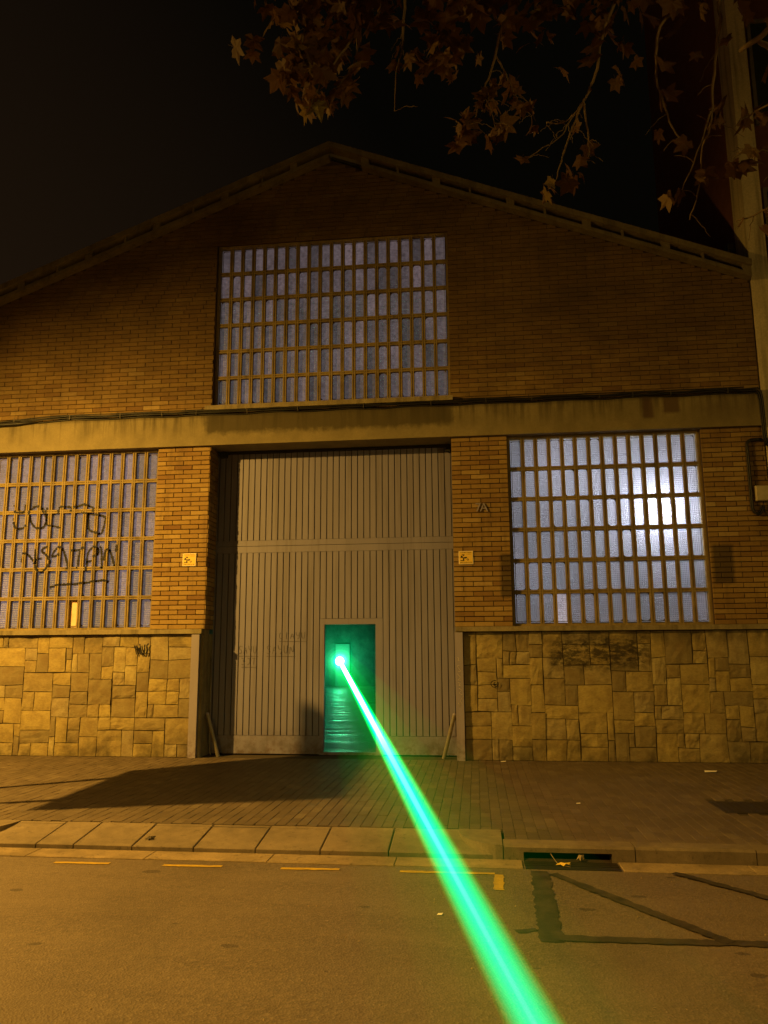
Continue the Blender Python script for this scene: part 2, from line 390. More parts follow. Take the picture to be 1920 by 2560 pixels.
def strokes(mb, lines, depth, w, step=.008, jit=.0):
    """flat paint: little quads laid along each stroke on whatever surface lies there (depth(x,z) gives its y)"""
    for ln in lines:
        P = [Vector((a, b)) for a, b in ln]
        if len(P) > 2:                      # round the corners a little
            Q = [P[0]]
            for i in range(len(P) - 1): Q += [P[i].lerp(P[i + 1], .25), P[i].lerp(P[i + 1], .75)]
            P = Q + [P[-1]]
        for a, b in zip(P, P[1:]):
            L = (b - a).length
            if L < 1e-5: continue
            d = (b - a) / L; n = Vector((-d.y, d.x)); k = max(1, int(L / step))
            for i in range(k):
                c = a + d * (L * (i + .5) / k); ww = w * (1 + random.uniform(-jit, jit)); h = L / k * .72
                y = depth(c.x, c.y)
                q = [c - d * h - n * ww / 2, c + d * h - n * ww / 2, c + d * h + n * ww / 2, c - d * h + n * ww / 2]
                mb.add([(v.x, y, v.y) for v in q], [(0, 1, 2, 3)])
GRAFFITI_WINDOW = [[(-7.667, 4.049), (-7.635, 3.989), (-7.642, 3.91), (-7.476, 3.903)], [(-7.474, 4.05), (-7.468, 3.892)], [(-7.669, 3.825), (-7.636, 3.752), (-7.599, 3.64), (-7.523, 3.632), (-7.397, 3.687)], [(-7.195, 3.99), (-7.265, 4.018), (-7.332, 3.994), (-7.375, 3.929), (-7.372, 3.798), (-7.322, 3.692), (-7.221, 3.624), (-7.127, 3.642), (-7.091, 3.7), (-7.084, 3.791), (-7.113, 3.909), (-7.167, 3.983)], [(-7.248, 3.792), (-7.234, 3.789)], [(-7.085, 3.987), (-7.07, 3.882), (-7.078, 3.712), (-7.034, 3.672), (-6.925, 3.667), (-6.8, 3.628)], [(-6.88, 3.982), (-6.771, 3.985), (-6.676, 3.989), (-6.626, 3.955), (-6.636, 3.897)], [(-6.859, 3.981), (-6.852, 3.876)], [(-6.593, 3.968), (-6.435, 4.029), (-6.366, 4.001), (-6.241, 3.952), (-6.25, 3.887)], [(-6.452, 3.879), (-6.194, 3.84), (-6.03, 3.803), (-6.051, 3.7), (-6.082, 3.559), (-6.106, 3.508), (-6.202, 3.549), (-6.325, 3.578), (-6.337, 3.668), (-6.342, 3.85)], [(-7.463, 3.073), (-7.447, 3.202), (-7.394, 3.226), (-7.321, 3.161), (-7.216, 3.037)], [(-7.208, 3.281), (-7.195, 3.03)], [(-6.993, 3.309), (-7.062, 3.316), (-7.127, 3.286), (-7.109, 3.221), (-7.026, 3.206), (-6.965, 3.115), (-6.965, 3.013), (-7.031, 2.912), (-7.138, 2.901), (-7.191, 2.979), (-7.198, 3.068), (-7.169, 3.126), (-7.115, 3.125)], [(-6.94, 3.14), (-6.92, 3.23), (-6.845, 3.312), (-6.777, 3.311), (-6.732, 3.239), (-6.681, 3.097), (-6.63, 2.937)], [(-6.928, 3.153), (-6.782, 3.191)], [(-6.641, 3.188), (-6.627, 3.188)], [(-6.584, 3.246), (-6.411, 3.265), (-6.367, 3.302)], [(-6.45, 3.24), (-6.474, 3.106), (-6.47, 2.947)], [(-6.307, 2.9), (-6.325, 3.065), (-6.315, 3.218), (-6.252, 3.287), (-6.174, 3.311), (-6.123, 3.252), (-6.138, 3.163), (-6.203, 3.139)], [(-6.331, 3.052), (-6.213, 3.082)], [(-6.12, 3.303), (-6.093, 3.303), (-6.073, 3.187), (-6.058, 2.946), (-6.018, 2.945), (-6.001, 3.199), (-5.959, 3.274), (-5.914, 3.197), (-5.817, 2.898), (-5.802, 3.329)], [(-6.944, 2.65), (-6.76, 2.692), (-6.586, 2.689), (-6.388, 2.705), (-6.177, 2.733), (-6.007, 2.756), (-5.925, 2.719)]]
GRAFFITI_POST = [[(-0.279, 1.487), (-0.255, 1.473), (-0.276, 1.447), (-0.252, 1.437)], [(-0.253, 1.374), (-0.289, 1.367), (-0.262, 1.324), (-0.23, 1.282), (-0.272, 1.282)], [(-0.285, 1.247), (-0.236, 1.191), (-0.287, 1.156), (-0.241, 1.156)], [(-0.28, 1.121), (-0.238, 1.107), (-0.274, 1.079), (-0.243, 1.076)], [(-0.268, 1.037), (-0.219, 1.009), (-0.277, 0.967), (-0.227, 0.946)], [(-0.207, 0.918), (-0.258, 0.856), (-0.23, 0.821), (-0.274, 0.779), (-0.245, 0.775), (-0.28, 0.821)]]
MARK_STONE = [[(0.306, 1.123), (0.312, 1.102), (0.308, 1.081), (0.294, 1.064), (0.274, 1.053), (0.251, 1.051), (0.229, 1.058), (0.213, 1.073), (0.205, 1.093), (0.208, 1.114), (0.22, 1.132), (0.239, 1.144), (0.263, 1.148), (0.285, 1.142)], [(0.273, 1.12), (0.252, 1.113), (0.244, 1.085), (0.265, 1.076), (0.277, 1.092), (0.254, 1.099)]]
MARK_LEFT = [[(-5.353, 1.691), (-5.335, 1.641), (-5.314, 1.56)], [(-5.321, 1.691), (-5.239, 1.552)], [(-5.269, 1.716), (-5.229, 1.565), (-5.186, 1.549), (-5.184, 1.71)], [(-5.123, 1.722), (-5.161, 1.685), (-5.131, 1.627), (-5.16, 1.559)]]
LOOP = [(4.361, 4.71), (4.129, 4.708), (4.127, 4.511), (4.125, 4.193), (4.123, 3.879), (4.117, 3.64), (4.178, 3.555), (4.24, 3.595), (4.282, 3.687)]
BRANCHES = {
    'b1': [(-0.868, -7.011, 6.973), (-0.992, -7.089, 6.465), (-1.116, -7.135, 6.046), (-1.192, -7.09, 5.824), (-1.224, -7.118, 5.69)] ,
    'b2': [(-0.539, -7.106, 6.831), (-0.68, -6.963, 6.39), (-0.81, -7.026, 5.993), (-0.945, -7.086, 5.726), (-1.045, -7.089, 5.545), (-1.086, -7.112, 5.401)] ,
    'b3': [(-0.577, -6.785, 6.795), (-0.688, -6.776, 6.484), (-0.77, -6.833, 6.237), (-0.814, -6.775, 6.009), (-0.919, -6.789, 5.848), (-1.003, -6.72, 5.743)] ,
    'b4': [(-0.404, -6.667, 6.976), (-0.458, -6.442, 6.592), (-0.477, -6.412, 6.405), (-0.527, -6.388, 6.216), (-0.561, -6.224, 6.006)] ,
    'b5': [(0.138, -6.95, 6.707), (-0.029, -6.822, 6.287), (-0.138, -6.804, 6.115), (-0.28, -6.775, 6.075)] ,
    'b6': [(0.532, -7.079, 6.526), (0.308, -6.918, 6.084), (0.235, -6.842, 5.847), (0.144, -6.79, 5.626), (0.072, -6.684, 5.489), (-0.049, -6.701, 5.511)] ,
    'b6b': [(0.254, -6.841, 5.923), (0.352, -6.705, 5.83), (0.411, -6.619, 5.714), (0.534, -6.474, 5.674)] ,
    'b6c': [(0.163, -6.769, 5.68), (0.208, -6.822, 5.5), (0.244, -6.82, 5.328)] ,
    'b7': [(1.173, -7.094, 6.431), (1.018, -6.894, 5.951), (0.974, -6.82, 5.713), (0.865, -6.764, 5.501), (0.783, -6.633, 5.338), (0.732, -6.541, 5.214), (0.694, -6.46, 5.096)] ,
    'b7b': [(0.948, -6.802, 5.615), (0.802, -6.715, 5.449), (0.695, -6.711, 5.291), (0.437, -6.706, 5.146)] ,
    'b7c': [(0.887, -6.784, 5.522), (0.927, -6.597, 5.429), (0.971, -6.427, 5.35), (0.888, -6.366, 5.28)] ,
    'b7d': [(0.887, -6.775, 5.51), (0.776, -6.54, 5.555), (0.647, -6.448, 5.623)] ,
    'b8': [(1.606, -7.093, 6.304), (1.406, -6.963, 5.923), (1.387, -6.875, 5.664), (1.41, -6.851, 5.457), (1.534, -6.729, 5.241), (1.63, -6.707, 5.166)] ,
    'b9': [(1.935, -7.098, 6.184), (1.795, -7.013, 5.837), (1.763, -6.874, 5.515), (1.749, -6.816, 5.268), (1.708, -6.69, 5.105), (1.712, -6.574, 4.922), (1.661, -6.443, 4.727)] ,
    'b9b': [(1.746, -6.849, 5.316), (1.639, -6.729, 5.01), (1.557, -6.6, 4.844)] ,
    'b10': [(1.924, -8.06, 5.06), (1.829, -7.812, 5.149), (1.771, -7.394, 5.33), (1.578, -7.11, 5.558), (1.414, -6.799, 5.724)] ,
    'b10b': [(1.97, -7.888, 4.828), (1.874, -7.726, 5.02), (1.808, -7.59, 5.222), (1.712, -7.545, 5.535)] ,
    'b11': [(2.189, -7.418, 5.135), (1.996, -7.173, 5.099), (1.876, -7.004, 5.11)] ,
    'b12': [(2.239, -7.217, 4.825), (2.001, -7.016, 4.871), (1.868, -6.892, 4.951)] ,
    'b13': [(2.272, -7.079, 4.587), (2.096, -6.76, 4.595), (1.936, -6.587, 4.611)] ,
}

def wloc(o):
    v = Vector((0, 0, 0))
    while o is not None: v = v + o.location; o = o.parent
    return v
def link(name, me, parent=None, loc=(0, 0, 0)):
    o = bpy.data.objects.new(name, me); COL.objects.link(o); o.location = Vector(loc)
    if parent is not None: o.parent = parent; o.location = Vector(loc) - wloc(parent)
    return o
def part(mb, name, mat, parent, **k): return mb.build(name, mat, parent, **k)
def one(name, mat, parent, *b):
    m = MB(); m.box(*b); return m.build(name, mat, parent)

# ================================================================ GROUND
ZR = -0.122                                   # road level; the pavement is z = 0
road = MB(); n = 1
road.add([(-60, -15.2, ZR), (60, -15.2, ZR), (60, -5.0, ZR), (-60, -5.0, ZR)], [(0, 1, 2, 3)])
road = tag(road.build('road', M['asphalt']), kind='structure')
def road_patch(name, pts, mat, ragged=.008, dz=.004):
    """a thin ribbon of paint or tar along a centre line: (x, y, half width)"""
    m = MB(); P = []
    for (a, b) in zip(pts, pts[1:]):
        L = math.hypot(b[0] - a[0], b[1] - a[1]); k = max(2, int(L / .035))
        for i in range(k): P.append([a[j] + (b[j] - a[j]) * i / k for j in range(3)])
    P.append(list(pts[-1])); vs = []
    for i, p in enumerate(P):
        q0, q1 = P[max(0, i - 1)], P[min(len(P) - 1, i + 1)]
        d = Vector((q1[0] - q0[0], q1[1] - q0[1])).normalized(); nn = Vector((-d.y, d.x))
        for s in (-1, 1):
            w = p[2] + random.uniform(-ragged, ragged)
            vs.append((p[0] + nn.x * w * s, p[1] + nn.y * w * s, ZR + dz))
    m.add(vs, [(2 * i, 2 * i + 1, 2 * i + 3, 2 * i + 2) for i in range(len(P) - 1)])
    return m.build(name, mat, road)
for a, b in ((-3.50, -3.03), (-2.57, -2.08), (-1.59, -1.12), (-.64, .10)):
    road_patch('yellow_dash', [(a, -5.515, .028), (b, -5.505, .028)], M['yellow'], .006)
road_patch('yellow_dash', [(.13, -5.53, .038), (.118, -5.93, .038)], M['yellow'], .007)
road_patch('tar_seam', [(.45, -5.40, .068), (.425, -6.2, .072), (.40, -6.93, .072)], M['tar'], .012, .004)
road_patch('tar_seam', [(.44, -6.865, .05), (1.1, -6.86, .045), (1.9, -6.84, .042), (3.6, -6.80, .04)], M['tar'], .010, .007)
road_patch('tar_seam', [(.54, -5.48, .04), (.95, -6.12, .045), (1.44, -6.85, .045)], M['tar'], .010, .010)
road_patch('tar_seam', [(1.47, -5.38, .036), (2.0, -6.0, .04), (2.9, -6.79, .04)], M['tar'], .010, .013)
road_patch('tar_seam', [(.20, -6.77, .03), (.33, -6.72, .03)], M['tar'], .015, .004)

pave = MB(); pave.box(-40, 40, -4.60, .6, -.30, -.012)
pave = tag(pave.build('pavement', M['bed']), kind='structure')
far_pave = MB(); far_pave.box(-60, 60, -21, -15.2, -.30, .0)
tag(far_pave.build('opposite_pavement', M['gutter']), kind='structure')

RAMP0, RAMP1 = -4.39, -.20
def back_edge(x): return -4.53 if RAMP0 - .38 < x < RAMP1 + .38 else -4.905
hole = (2.384, 3.30, -3.60, -3.0)
full = MB(); full.chamtop(-.0485, .0485, -.0985, .0985, 0, -.04, .0025)
paver_me = None
spots = []; mass = MB(); PW, PL = .10, .20
for j in range(-95, 62):
    x0 = j * PW; xc = x0 + PW / 2; off = (j % 2) * .1
    yb = back_edge(xc); k = 0; y1 = -.004 + off
    while y1 > yb + .01:
        a, b = max(y1 - PL, yb), min(y1, -.004); y1 -= PL
        if b - a < .03: continue
        if xc > hole[0] and xc < hole[1] and b > hole[2] and a < hole[3]: continue
        yc = (a + b) / 2; dz = random.uniform(-.0035, .001)
        vis = -6.3 < xc < 3.8 and (b - a) > .19
        spots.append((math.hypot(xc, yc + 12) if vis else 1e3, xc, yc, dz, b - a))
spots.sort()
for i, (d, xc, yc, dz, ln) in enumerate(spots):
    if i < 300:
        if paver_me is None:
            o = full.build('paver', M['pave'], pave); paver_me = o.data
        else: o = link('paver', paver_me, pave)
        o.location = (xc, yc, dz); o.rotation_euler = (random.uniform(-.006, .006), random.uniform(-.01, .01), random.uniform(-.008, .008))
    else:
        mass.chamtop(xc - .0485, xc + .0485, yc - ln / 2 + .0015, yc + ln / 2 - .0015, dz, -.04, .0025)
tag(mass.build('small_pavers', M['pavers'], pave), kind='stuff')
mc = MB(); mc.chamtop(hole[0] + .008, hole[1] - .008, hole[2] + .008, hole[3] - .008, .002, -.03, .004)
for i in range(11):
    xx = hole[0] + .06 + i * .075; mc.chamtop(xx, xx + .05, hole[2] + .05, hole[3] - .05, .006, .0, .002)
tag(mc.build('manhole_cover', M['iron']), 'dark rectangular iron access cover set flush in the small pavers', 'manhole cover')

# ---- kerb: every stone its own part
kerb = tag(empty('kerb', (0, -5, -.122)), kind='structure')
def kstone(x0, x1, name='kerb_stone', notch=None):
    m = MB(); x0 += .004; x1 -= .004; jz = random.uniform(-.003, .003)
    prof = [(-5.10, -.16), (-5.10, -.018 + jz), (-5.085, jz), (-4.905, jz + .001), (-4.905, -.16)]
    def ext(a, b, pr):
        k = len(pr); m.add([(a, y, z) for y, z in pr] + [(b, y, z) for y, z in pr],
                           [tuple(range(k))[::-1], tuple(range(k, 2 * k))] + [(i, (i + 1) % k, k + (i + 1) % k, k + i) for i in range(k)])
    if notch:
        a, b = notch
        ext(x0, a, prof); ext(b, x1, prof)
        ext(a, b, [(-5.10, -.052), (-5.10, -.018 + jz), (-5.085, jz), (-4.905, jz + .001), (-4.905, -.052)])
        m.box(a, b, -4.93, -4.906, -.16, -.053, 1)
    else: ext(x0, x1, prof)
    return m.build(name, [M['kerb'], M['gate_dark']], kerb)
kstone(.18, 1.24, notch=(.345, 1.055))
for a, b in ((1.24, 2.18), (2.18, 3.2), (3.2, 4.2), (4.2, 5.2), (5.2, 6.2), (-5.77, -4.77), (-6.77, -5.77), (-7.77, -6.77), (-8.8, -7.77)): kstone(a, b)
def curved(xs, sgn):
    """end stone whose face sweeps round into the dropped kerb"""
    m = MB(); N = 10; top = []; 
    for i in range(N + 1):
        t = i / N * math.pi / 2
        top.append((xs + sgn * .376 * (1 - math.cos(t)), -4.54 - .56 * math.sin(t)))
    poly = top + [(xs + sgn * .376, -4.535)]; k = len(poly)
    m.add([(x, y, 0) for x, y in poly] + [(x, y, -.16) for x, y in poly], [tuple(range(k)), tuple(range(k, 2 * k))[::-1]] + [(i, (i + 1) % k, k + (i + 1) % k, k + i) for i in range(k)])
    return m.build('kerb_end_stone', M['kerb'], kerb)
curved(RAMP1, 1); curved(RAMP0, -1)
xs = [RAMP0 + .0, -3.92, -3.57, -3.03, -2.475, -1.925, -1.36, -.775, .18]
xs[0] = -4.76
for a, b in zip(xs, xs[1:]):
    m = MB(); a += .005; b -= .005; j = random.uniform(-.003, .003); c = .006
    y0, y1, z0, z1 = -5.085, -4.54, -.078 + j, -.004 + j
    # chamfered sloping slab
    vs = [(a + c, y0 + c, z0), (b - c, y0 + c, z0), (b - c, y1 - c, z1), (a + c, y1 - c, z1),
          (a, y0, z0 - c), (b, y0, z0 - c), (b, y1, z1 - c), (a, y1, z1 - c), (a, y0, -.16), (b, y0, -.16), (b, y1, -.16), (a, y1, -.16)]
    m.add(vs, [(0, 1, 2, 3)] + [(i, 4 + i, 4 + (i + 1) % 4, (i + 1) % 4) for i in range(4)] + [(4 + i, 8 + i, 8 + (i + 1) % 4, 4 + (i + 1) % 4) for i in range(4)])
    m.build('ramp_slab', M['kerb'], kerb)
gx = [-9.2, -8.1, -7.0, -5.95, -4.9, -3.85, -2.8, -1.75, -.7, .33]
for a, b in list(zip(gx, gx[1:])) + [(1.10, 2.1), (2.1, 3.15), (3.15, 4.2), (4.2, 5.3)]:
    m = MB(); m.chamtop(a + .002, b - .002, -5.36 + random.uniform(-.006, .006), -5.104, ZR + .010, ZR - .05, .004); m.build('gutter_slab', M['gutter'], kerb)
dr = MB(); dr.box(.335, 1.095, -5.355, -5.104, ZR - .05, ZR - .004)
for i in range(5): dr.box(.345, 1.085, -5.345 + i * .048, -5.313 + i * .048, ZR - .004, ZR + .008 + random.uniform(-.002, .002))
tag(dr.build('drain_grate', M['iron']), 'dark worn drain grate in the gutter under the black kerb inlet', 'drain')

# ================================================================ WAREHOUSE
wh = empty('warehouse', (-2.28, 0, 0), 'long brick warehouse with gabled front, lattice windows and tall grey sliding gate', 'warehouse')
XL, XR, XC = -8.98, 4.405, -2.275
BH, BL = .076, .2957
def zroof(x): return 9.93 - .392 * abs(x - XC)
wall = MB()
Z0 = 1.943
for a, b in ((XL, -8.05), (-5.13, -4.255), (-.31, .564), (3.482, XR)): wall.box(a, b, .008, .40, Z0, 4.909)
UW = (-4.238, -.300, 5.60, 8.48)
def strip(a, b, zb):
    wall.add([(a, .008, zb), (b, .008, zb), (b, .008, zroof(b)), (a, .008, zroof(a)), (a, .4, zb), (b, .4, zb), (b, .4, zroof(b)), (a, .4, zroof(a))],
             [(0, 1, 2, 3), (7, 6, 5, 4), (0, 4, 5, 1), (3, 2, 6, 7), (0, 3, 7, 4), (1, 5, 6, 2)])
strip(XL, UW[0], 5.421); strip(UW[1], XR, 5.421); strip(UW[0], XC, UW[3]); strip(XC, UW[1], UW[3])
wall.box(UW[0], UW[1], .008, .40, 5.421, UW[2])
wall = wall.build('brick_wall', M['mortar'], wh)
bricks = []
def course(x0, x1, z, ph):
    x = x0 - ph * BL
    while x < x1 - .002:
        a, b = max(x, x0), min(x + BL, x1); x += BL
        if b - a > .03: bricks.append((a, b, z))
for zone in ((XL, -8.05), (-5.13, -4.243), (-.31, .564), (3.482, XR)):
    for i in range(39): course(zone[0], zone[1], Z0 + i * BH, .5 * (i % 2))
i = 0; z = 5.421
while z < 9.9:
    half = (9.93 - (z + BH)) / .392
    a, b = max(XL, XC - half), min(XR, XC + half)
    if b - a > .3:
        if z + BH > UW[2] + .02 and z < UW[3] - .02: course(a, UW[0], z, .5 * (i % 2)); course(UW[1], b, z, .5 * (i % 2))
        else: course(a, b, z, .5 * (i % 2))
    z += BH; i += 1
def seen(a, b, z): return -7.9 < (a + b) / 2 < 4.3 and z < 4.9
bricks.sort(key=lambda q: (0 if seen(*q) else 1, math.hypot((q[0] + q[1]) / 2, q[2] - 1.6)))
cache = {}; bm_ = MB()
for k, (a, b, z) in enumerate(bricks):
    jy = random.uniform(-.004, .003); w = b - a - (.010 if z < 5.4 else .007); h = BH - (.011 if z < 5.4 else .008)
    zz = z + BH / 2 + random.uniform(-.0015, .0015); xx = (a + b) / 2
    if k < 300:
        key = round(w, 2)
        if key not in cache:
            m = MB(); m.cham(-w / 2, w / 2, -h / 2, h / 2, -.008, .012, .003)
            o = m.build('brick', M['brick'], wall); cache[key] = o.data
        else: o = link('brick', cache[key], wall)
        o.location = Vector((xx, jy, zz)) - wloc(wall)
    else: bm_.cham(xx - w / 2, xx + w / 2, zz - h / 2, zz + h / 2, -.008 + jy, .012, .003)
for i in range(39):                                    # the brick return beside the gate
    z = Z0 + i * BH; ys = (-.006, .135, .42) if i % 2 else (-.006, .27, .42)
    for ya, yb in zip(ys, ys[1:]):
        pr = random.uniform(0, .012); bm_.box(-4.27, -4.243 + pr, ya + .004, yb - .004, z + .005, z + BH - .006)
tag(bm_.build('brick_courses', M['bricks'], wall), kind='stuff')

one('concrete_beam', M['beam'], wh, XL, XR - .03, -.075, .42, 4.909, 5.421)
one('upper_sill', M['concrete'], wh, -4.33, -.265, -.11, .20, 5.50, 5.575)
one('ledge', M['concrete'], wh, XL, -4.262, -.075, .30, 1.872, 1.943)
one('ledge', M['concrete'], wh, -.30, XR, -.075, .30, 1.872, 1.943)
one('gate_jamb', M['concrete'], wh, -4.283, -4.243, -.02, .43, 0, 1.872)
one('gate_jamb', M['concrete'], wh, -.31, -.19, .0, .43, 0, 1.872)
for a, b in ((-4.412, -4.287), (-.317, -.197)):
    m = MB(); m.box(a, b, -.085, -.075, .0, 1.858); m.box(a, a + .008, -.075, .06, 0, 1.858); m.box(b - .008, b, -.075, .06, 0, 1.858); m.box(a, b, .045, .06, 0, 1.85)
    p_ = m.build('jamb_guard', M['post'], wh)
    if a > -1: p_['label'] = 'grey steel jamb guard with white scribbles'

# ---- stone plinth, each stone a sub-part
plinth_a = one('stone_plinth', M['joint'], wh, XL, -4.412, .0, .35, -.05, 1.872)
plinth_b = one('stone_plinth', M['joint'], wh, -.196, XR, .0, .35, -.05, 1.872)
rs = random.Random(21)
def pack(x0, x1, rows=19, height=1.868):
    g = height / rows; cols = int(round((x1 - x0) / g)); gxw = (x1 - x0) / cols
    occ = [[False] * cols for _ in range(rows)]; out = []
    for r in range(rows):
        for c in range(cols):
            if occ[r][c]: continue
            w = rs.choice((1, 2, 2, 3, 3, 3, 4, 4)); w = max(w, 2 if c < 2 else 1); h = rs.choice((2, 2, 3, 3, 3, 4))
            if w == 1: h = rs.choice((2, 3))
            if h == 1: w = rs.choice((2, 3))
            w = min(w, cols - c); h = min(h, rows - r)
            while any(occ[r][cc] for cc in range(c, c + w)): w -= 1
            if cols - (c + w) == 1: w += 1
            if rows - (r + h) == 1: h += 1
            while any(occ[rr][cc] for rr in range(r, r + h) for cc in range(c, min(cols, c + w))) and h > 1: h -= 1
            while any(occ[r][cc] for cc in range(c, min(cols, c + w))): w -= 1
            # swallow a one-cell sliver on the right
            if c + w < cols and not occ[r][c + w] and (c + w + 1 >= cols or occ[r][c + w + 1]) and all(not occ[rr][c + w] for rr in range(r, r + h)): w += 1
            for rr in range(r, r + h):
                for cc in range(c, c + w): occ[rr][cc] = True
            out.append((c, r, w, h))
    def gp(c, r):
        e = 0 if c in (0, cols) else 1; f = 0 if r in (0, rows) else 1
        q = noise.noise_vector(Vector((c * 3.1 + x0, r * 2.7, .5)))
        return (x0 + c * gxw + q.x * .020 * e, r * g + q.y * .020 * f)
    for c, r, w, h in out:
        P = [gp(c, r), gp(c + w, r), gp(c + w, r + h), gp(c, r + h)]
        stone(P)
def stone(P):
    m = MB(); N = 5; gap = .0052; cx = sum(p[0] for p in P) / 4; cz = sum(p[1] for p in P) / 4
    fr = rs.uniform(-.024, -.012); rough = rs.choice((.003, .004, .006, .009, .013)); sd = rs.uniform(0, 99)
    Q = []
    for (x, z) in P:
        dx, dz = x - cx, z - cz
        Q.append((x - math.copysign(gap, dx), z - math.copysign(gap, dz)))
    vs = []; 
    for i in range(N + 1):
        for k in range(N + 1):
            u, v = k / N, i / N
            x = (Q[0][0] * (1 - u) + Q[1][0] * u) * (1 - v) + (Q[3][0] * (1 - u) + Q[2][0] * u) * v
            z = (Q[0][1] * (1 - u) + Q[1][1] * u) * (1 - v) + (Q[3][1] * (1 - u) + Q[2][1] * u) * v
            e = min(u, 1 - u, v, 1 - v); edge = (e == 0)
            wob = noise.noise(Vector((x * 9 + sd, z * 9, sd))) + .5 * noise.noise(Vector((x * 24 + sd, z * 24, sd)))
            if edge: x += .0035 * noise.noise(Vector((x * 14, z * 14, sd))); z += .0035 * noise.noise(Vector((z * 14, x * 14, sd + 5)))
            y = fr + rough * wob + (.0055 if edge else 0)
            vs.append((x - cx, y, z - cz))
    fs = [(i * (N + 1) + k, i * (N + 1) + k + 1, (i + 1) * (N + 1) + k + 1, (i + 1) * (N + 1) + k) for i in range(N) for k in range(N)]
    ring = [k for k in range(N + 1)] + [i * (N + 1) + N for i in range(1, N + 1)] + [N * (N + 1) + k for k in range(N - 1, -1, -1)] + [i * (N + 1) for i in range(N - 1, 0, -1)]
    b0 = len(vs); vs += [(vs[q][0], .01, vs[q][2]) for q in ring]
    fs += [(ring[i], b0 + i, b0 + (i + 1) % len(ring), ring[(i + 1) % len(ring)]) for i in range(len(ring))]
    m.add(vs, fs); m.build('stone', M['stone'], plinth, loc=(cx, 0, cz))
plinth = plinth_a; pack(XL, -4.415); plinth = plinth_b; pack(-.193, XR)

# ---- lattice windows
def window(x0, x1, z0, z1, cols, rows, pane_mat, label, special=None):
    special = special or {}
    YF = .075
    w = MB(); fw = .038
    w.box(x0, x1, YF - .006, .20, z0, z0 + fw); w.box(x0, x1, YF - .006, .20, z1 - fw, z1)
    w.box(x0, x0 + fw, YF - .004, .20, z0 + fw, z1 - fw); w.box(x1 - fw, x1, YF - .004, .20, z0 + fw, z1 - fw)
    win = w.build('window', M['mullion'], wh); win['label'] = label
    ix0, ix1, iz0, iz1 = x0 + fw, x1 - fw, z0 + fw, z1 - fw
    pw, ph = (ix1 - ix0) / cols, (iz1 - iz0) / rows
    mw = .058
    mu = MB(); L = iz1 - iz0
    mu.box(-mw / 2, mw / 2, .014, .075, 0, L); mu.box(-mw / 2, -.006, 0, .014, 0, L); mu.box(.006, mw / 2, 0, .014, 0, L)
    first = None
    for c in range(1, cols):
        x = ix0 + c * pw
        if first is None: first = mu.build('mullion', M['mullion'], win, loc=(x, YF, iz0))
        else: link('mullion', first.data, win, (x, YF, iz0))
    tr = MB(); L = ix1 - ix0
    tr.box(0, L, .014, .072, -mw / 2, mw / 2); tr.box(0, L, .003, .014, -mw / 2, -.006); tr.box(0, L, .003, .014, .006, mw / 2)
    first = None
    for r in range(1, rows):
        z = iz0 + r * ph
        if first is None: first = tr.build('transom', M['mullion'], win, loc=(ix0, YF, z))
        else: link('transom', first.data, win, (ix0, YF, z))
    # putty fillets that round the corners of each opening
    pu = MB(); N = 4
    a0 = mw / 2
    for c in range(cols):
        for r in range(rows):
            cx, cz = ix0 + (c + .5) * pw, iz0 + (r + .5) * ph
            hx, hz = pw / 2 - a0 + .004, ph / 2 - a0 + .004
            rad = random.uniform(.012, .045) if rows else .02; ins = random.uniform(.003, .010)
            outer = []; inner = []
            for sx, sz, st in ((1, 1, 0), (-1, 1, 1), (-1, -1, 2), (1, -1, 3)):
                rr = min(rad * random.uniform(.4, 1.5), .055)
                for k in range(N + 1):
                    t = (st + k / N) * math.pi / 2
                    inner.append((cx + sx * (hx - ins - rr) + rr * math.cos(t), YF + .052, cz + sz * (hz - ins - rr) + rr * math.sin(t)))
                    outer.append((cx + sx * hx, YF + .050, cz + sz * hz))
            o = outer + inner; q = len(outer)
            pu.add(o, [(i, (i + 1) % q, q + (i + 1) % q, q + i) for i in range(q)])
    tag(pu.build('putty', M['putty'], win), kind='stuff')
    pn = MB(); pn.box(-pw / 2 + .012, pw / 2 - .012, 0, .006, -ph / 2 + .012, ph / 2 - .012)
    pn.mi = [1, 1, 0, 1, 1, 1]
    base = None
    for c in range(cols):
        for r in range(rows):
            loc = (ix0 + (c + .5) * pw, YF + .058, iz0 + (r + .5) * ph)
            if base is None: o = pn.build('pane', [pane_mat, M['clear']], win, loc=loc); base = o.data
            else: o = link('pane', base, win, loc)
            if (c, r) in special:
                o.material_slots[0].link = 'OBJECT'; o.material_slots[0].material = special[(c, r)][0]; o['label'] = special[(c, r)][1]
    def depth(x, z):
        dx = abs((x - ix0) / pw - round((x - ix0) / pw)) * pw; dz = abs((z - iz0) / ph - round((z - iz0) / ph)) * ph
        return YF - .0015 if (dx < mw / 2 or dz < mw / 2) else YF + .048
    return win, depth
wl_, depth_l = window(-8.05, -5.13, 1.943, 4.905, 14, 6, M['pane_left'], 'lattice window with black scrawled graffiti', {(7, 0): (M['pane_board'], 'pale peach boarded pane')})
wr_, depth_r = window(.564, 3.482, 1.943, 4.905, 14, 6, M['pane_right'], 'lattice window with a bright lamp glowing behind it', {(3, 0): (M['pane_white'], 'plain pale pane')})
wu_, depth_u = window(UW[0], UW[1], UW[2], UW[3], 20, 6, M['pane_top'], 'wide upper lattice window under the gable')
g_ = MB(); strokes(g_, GRAFFITI_WINDOW, depth_l, .036, .008, .4); g_.build('graffiti', M['spray'], wl_)

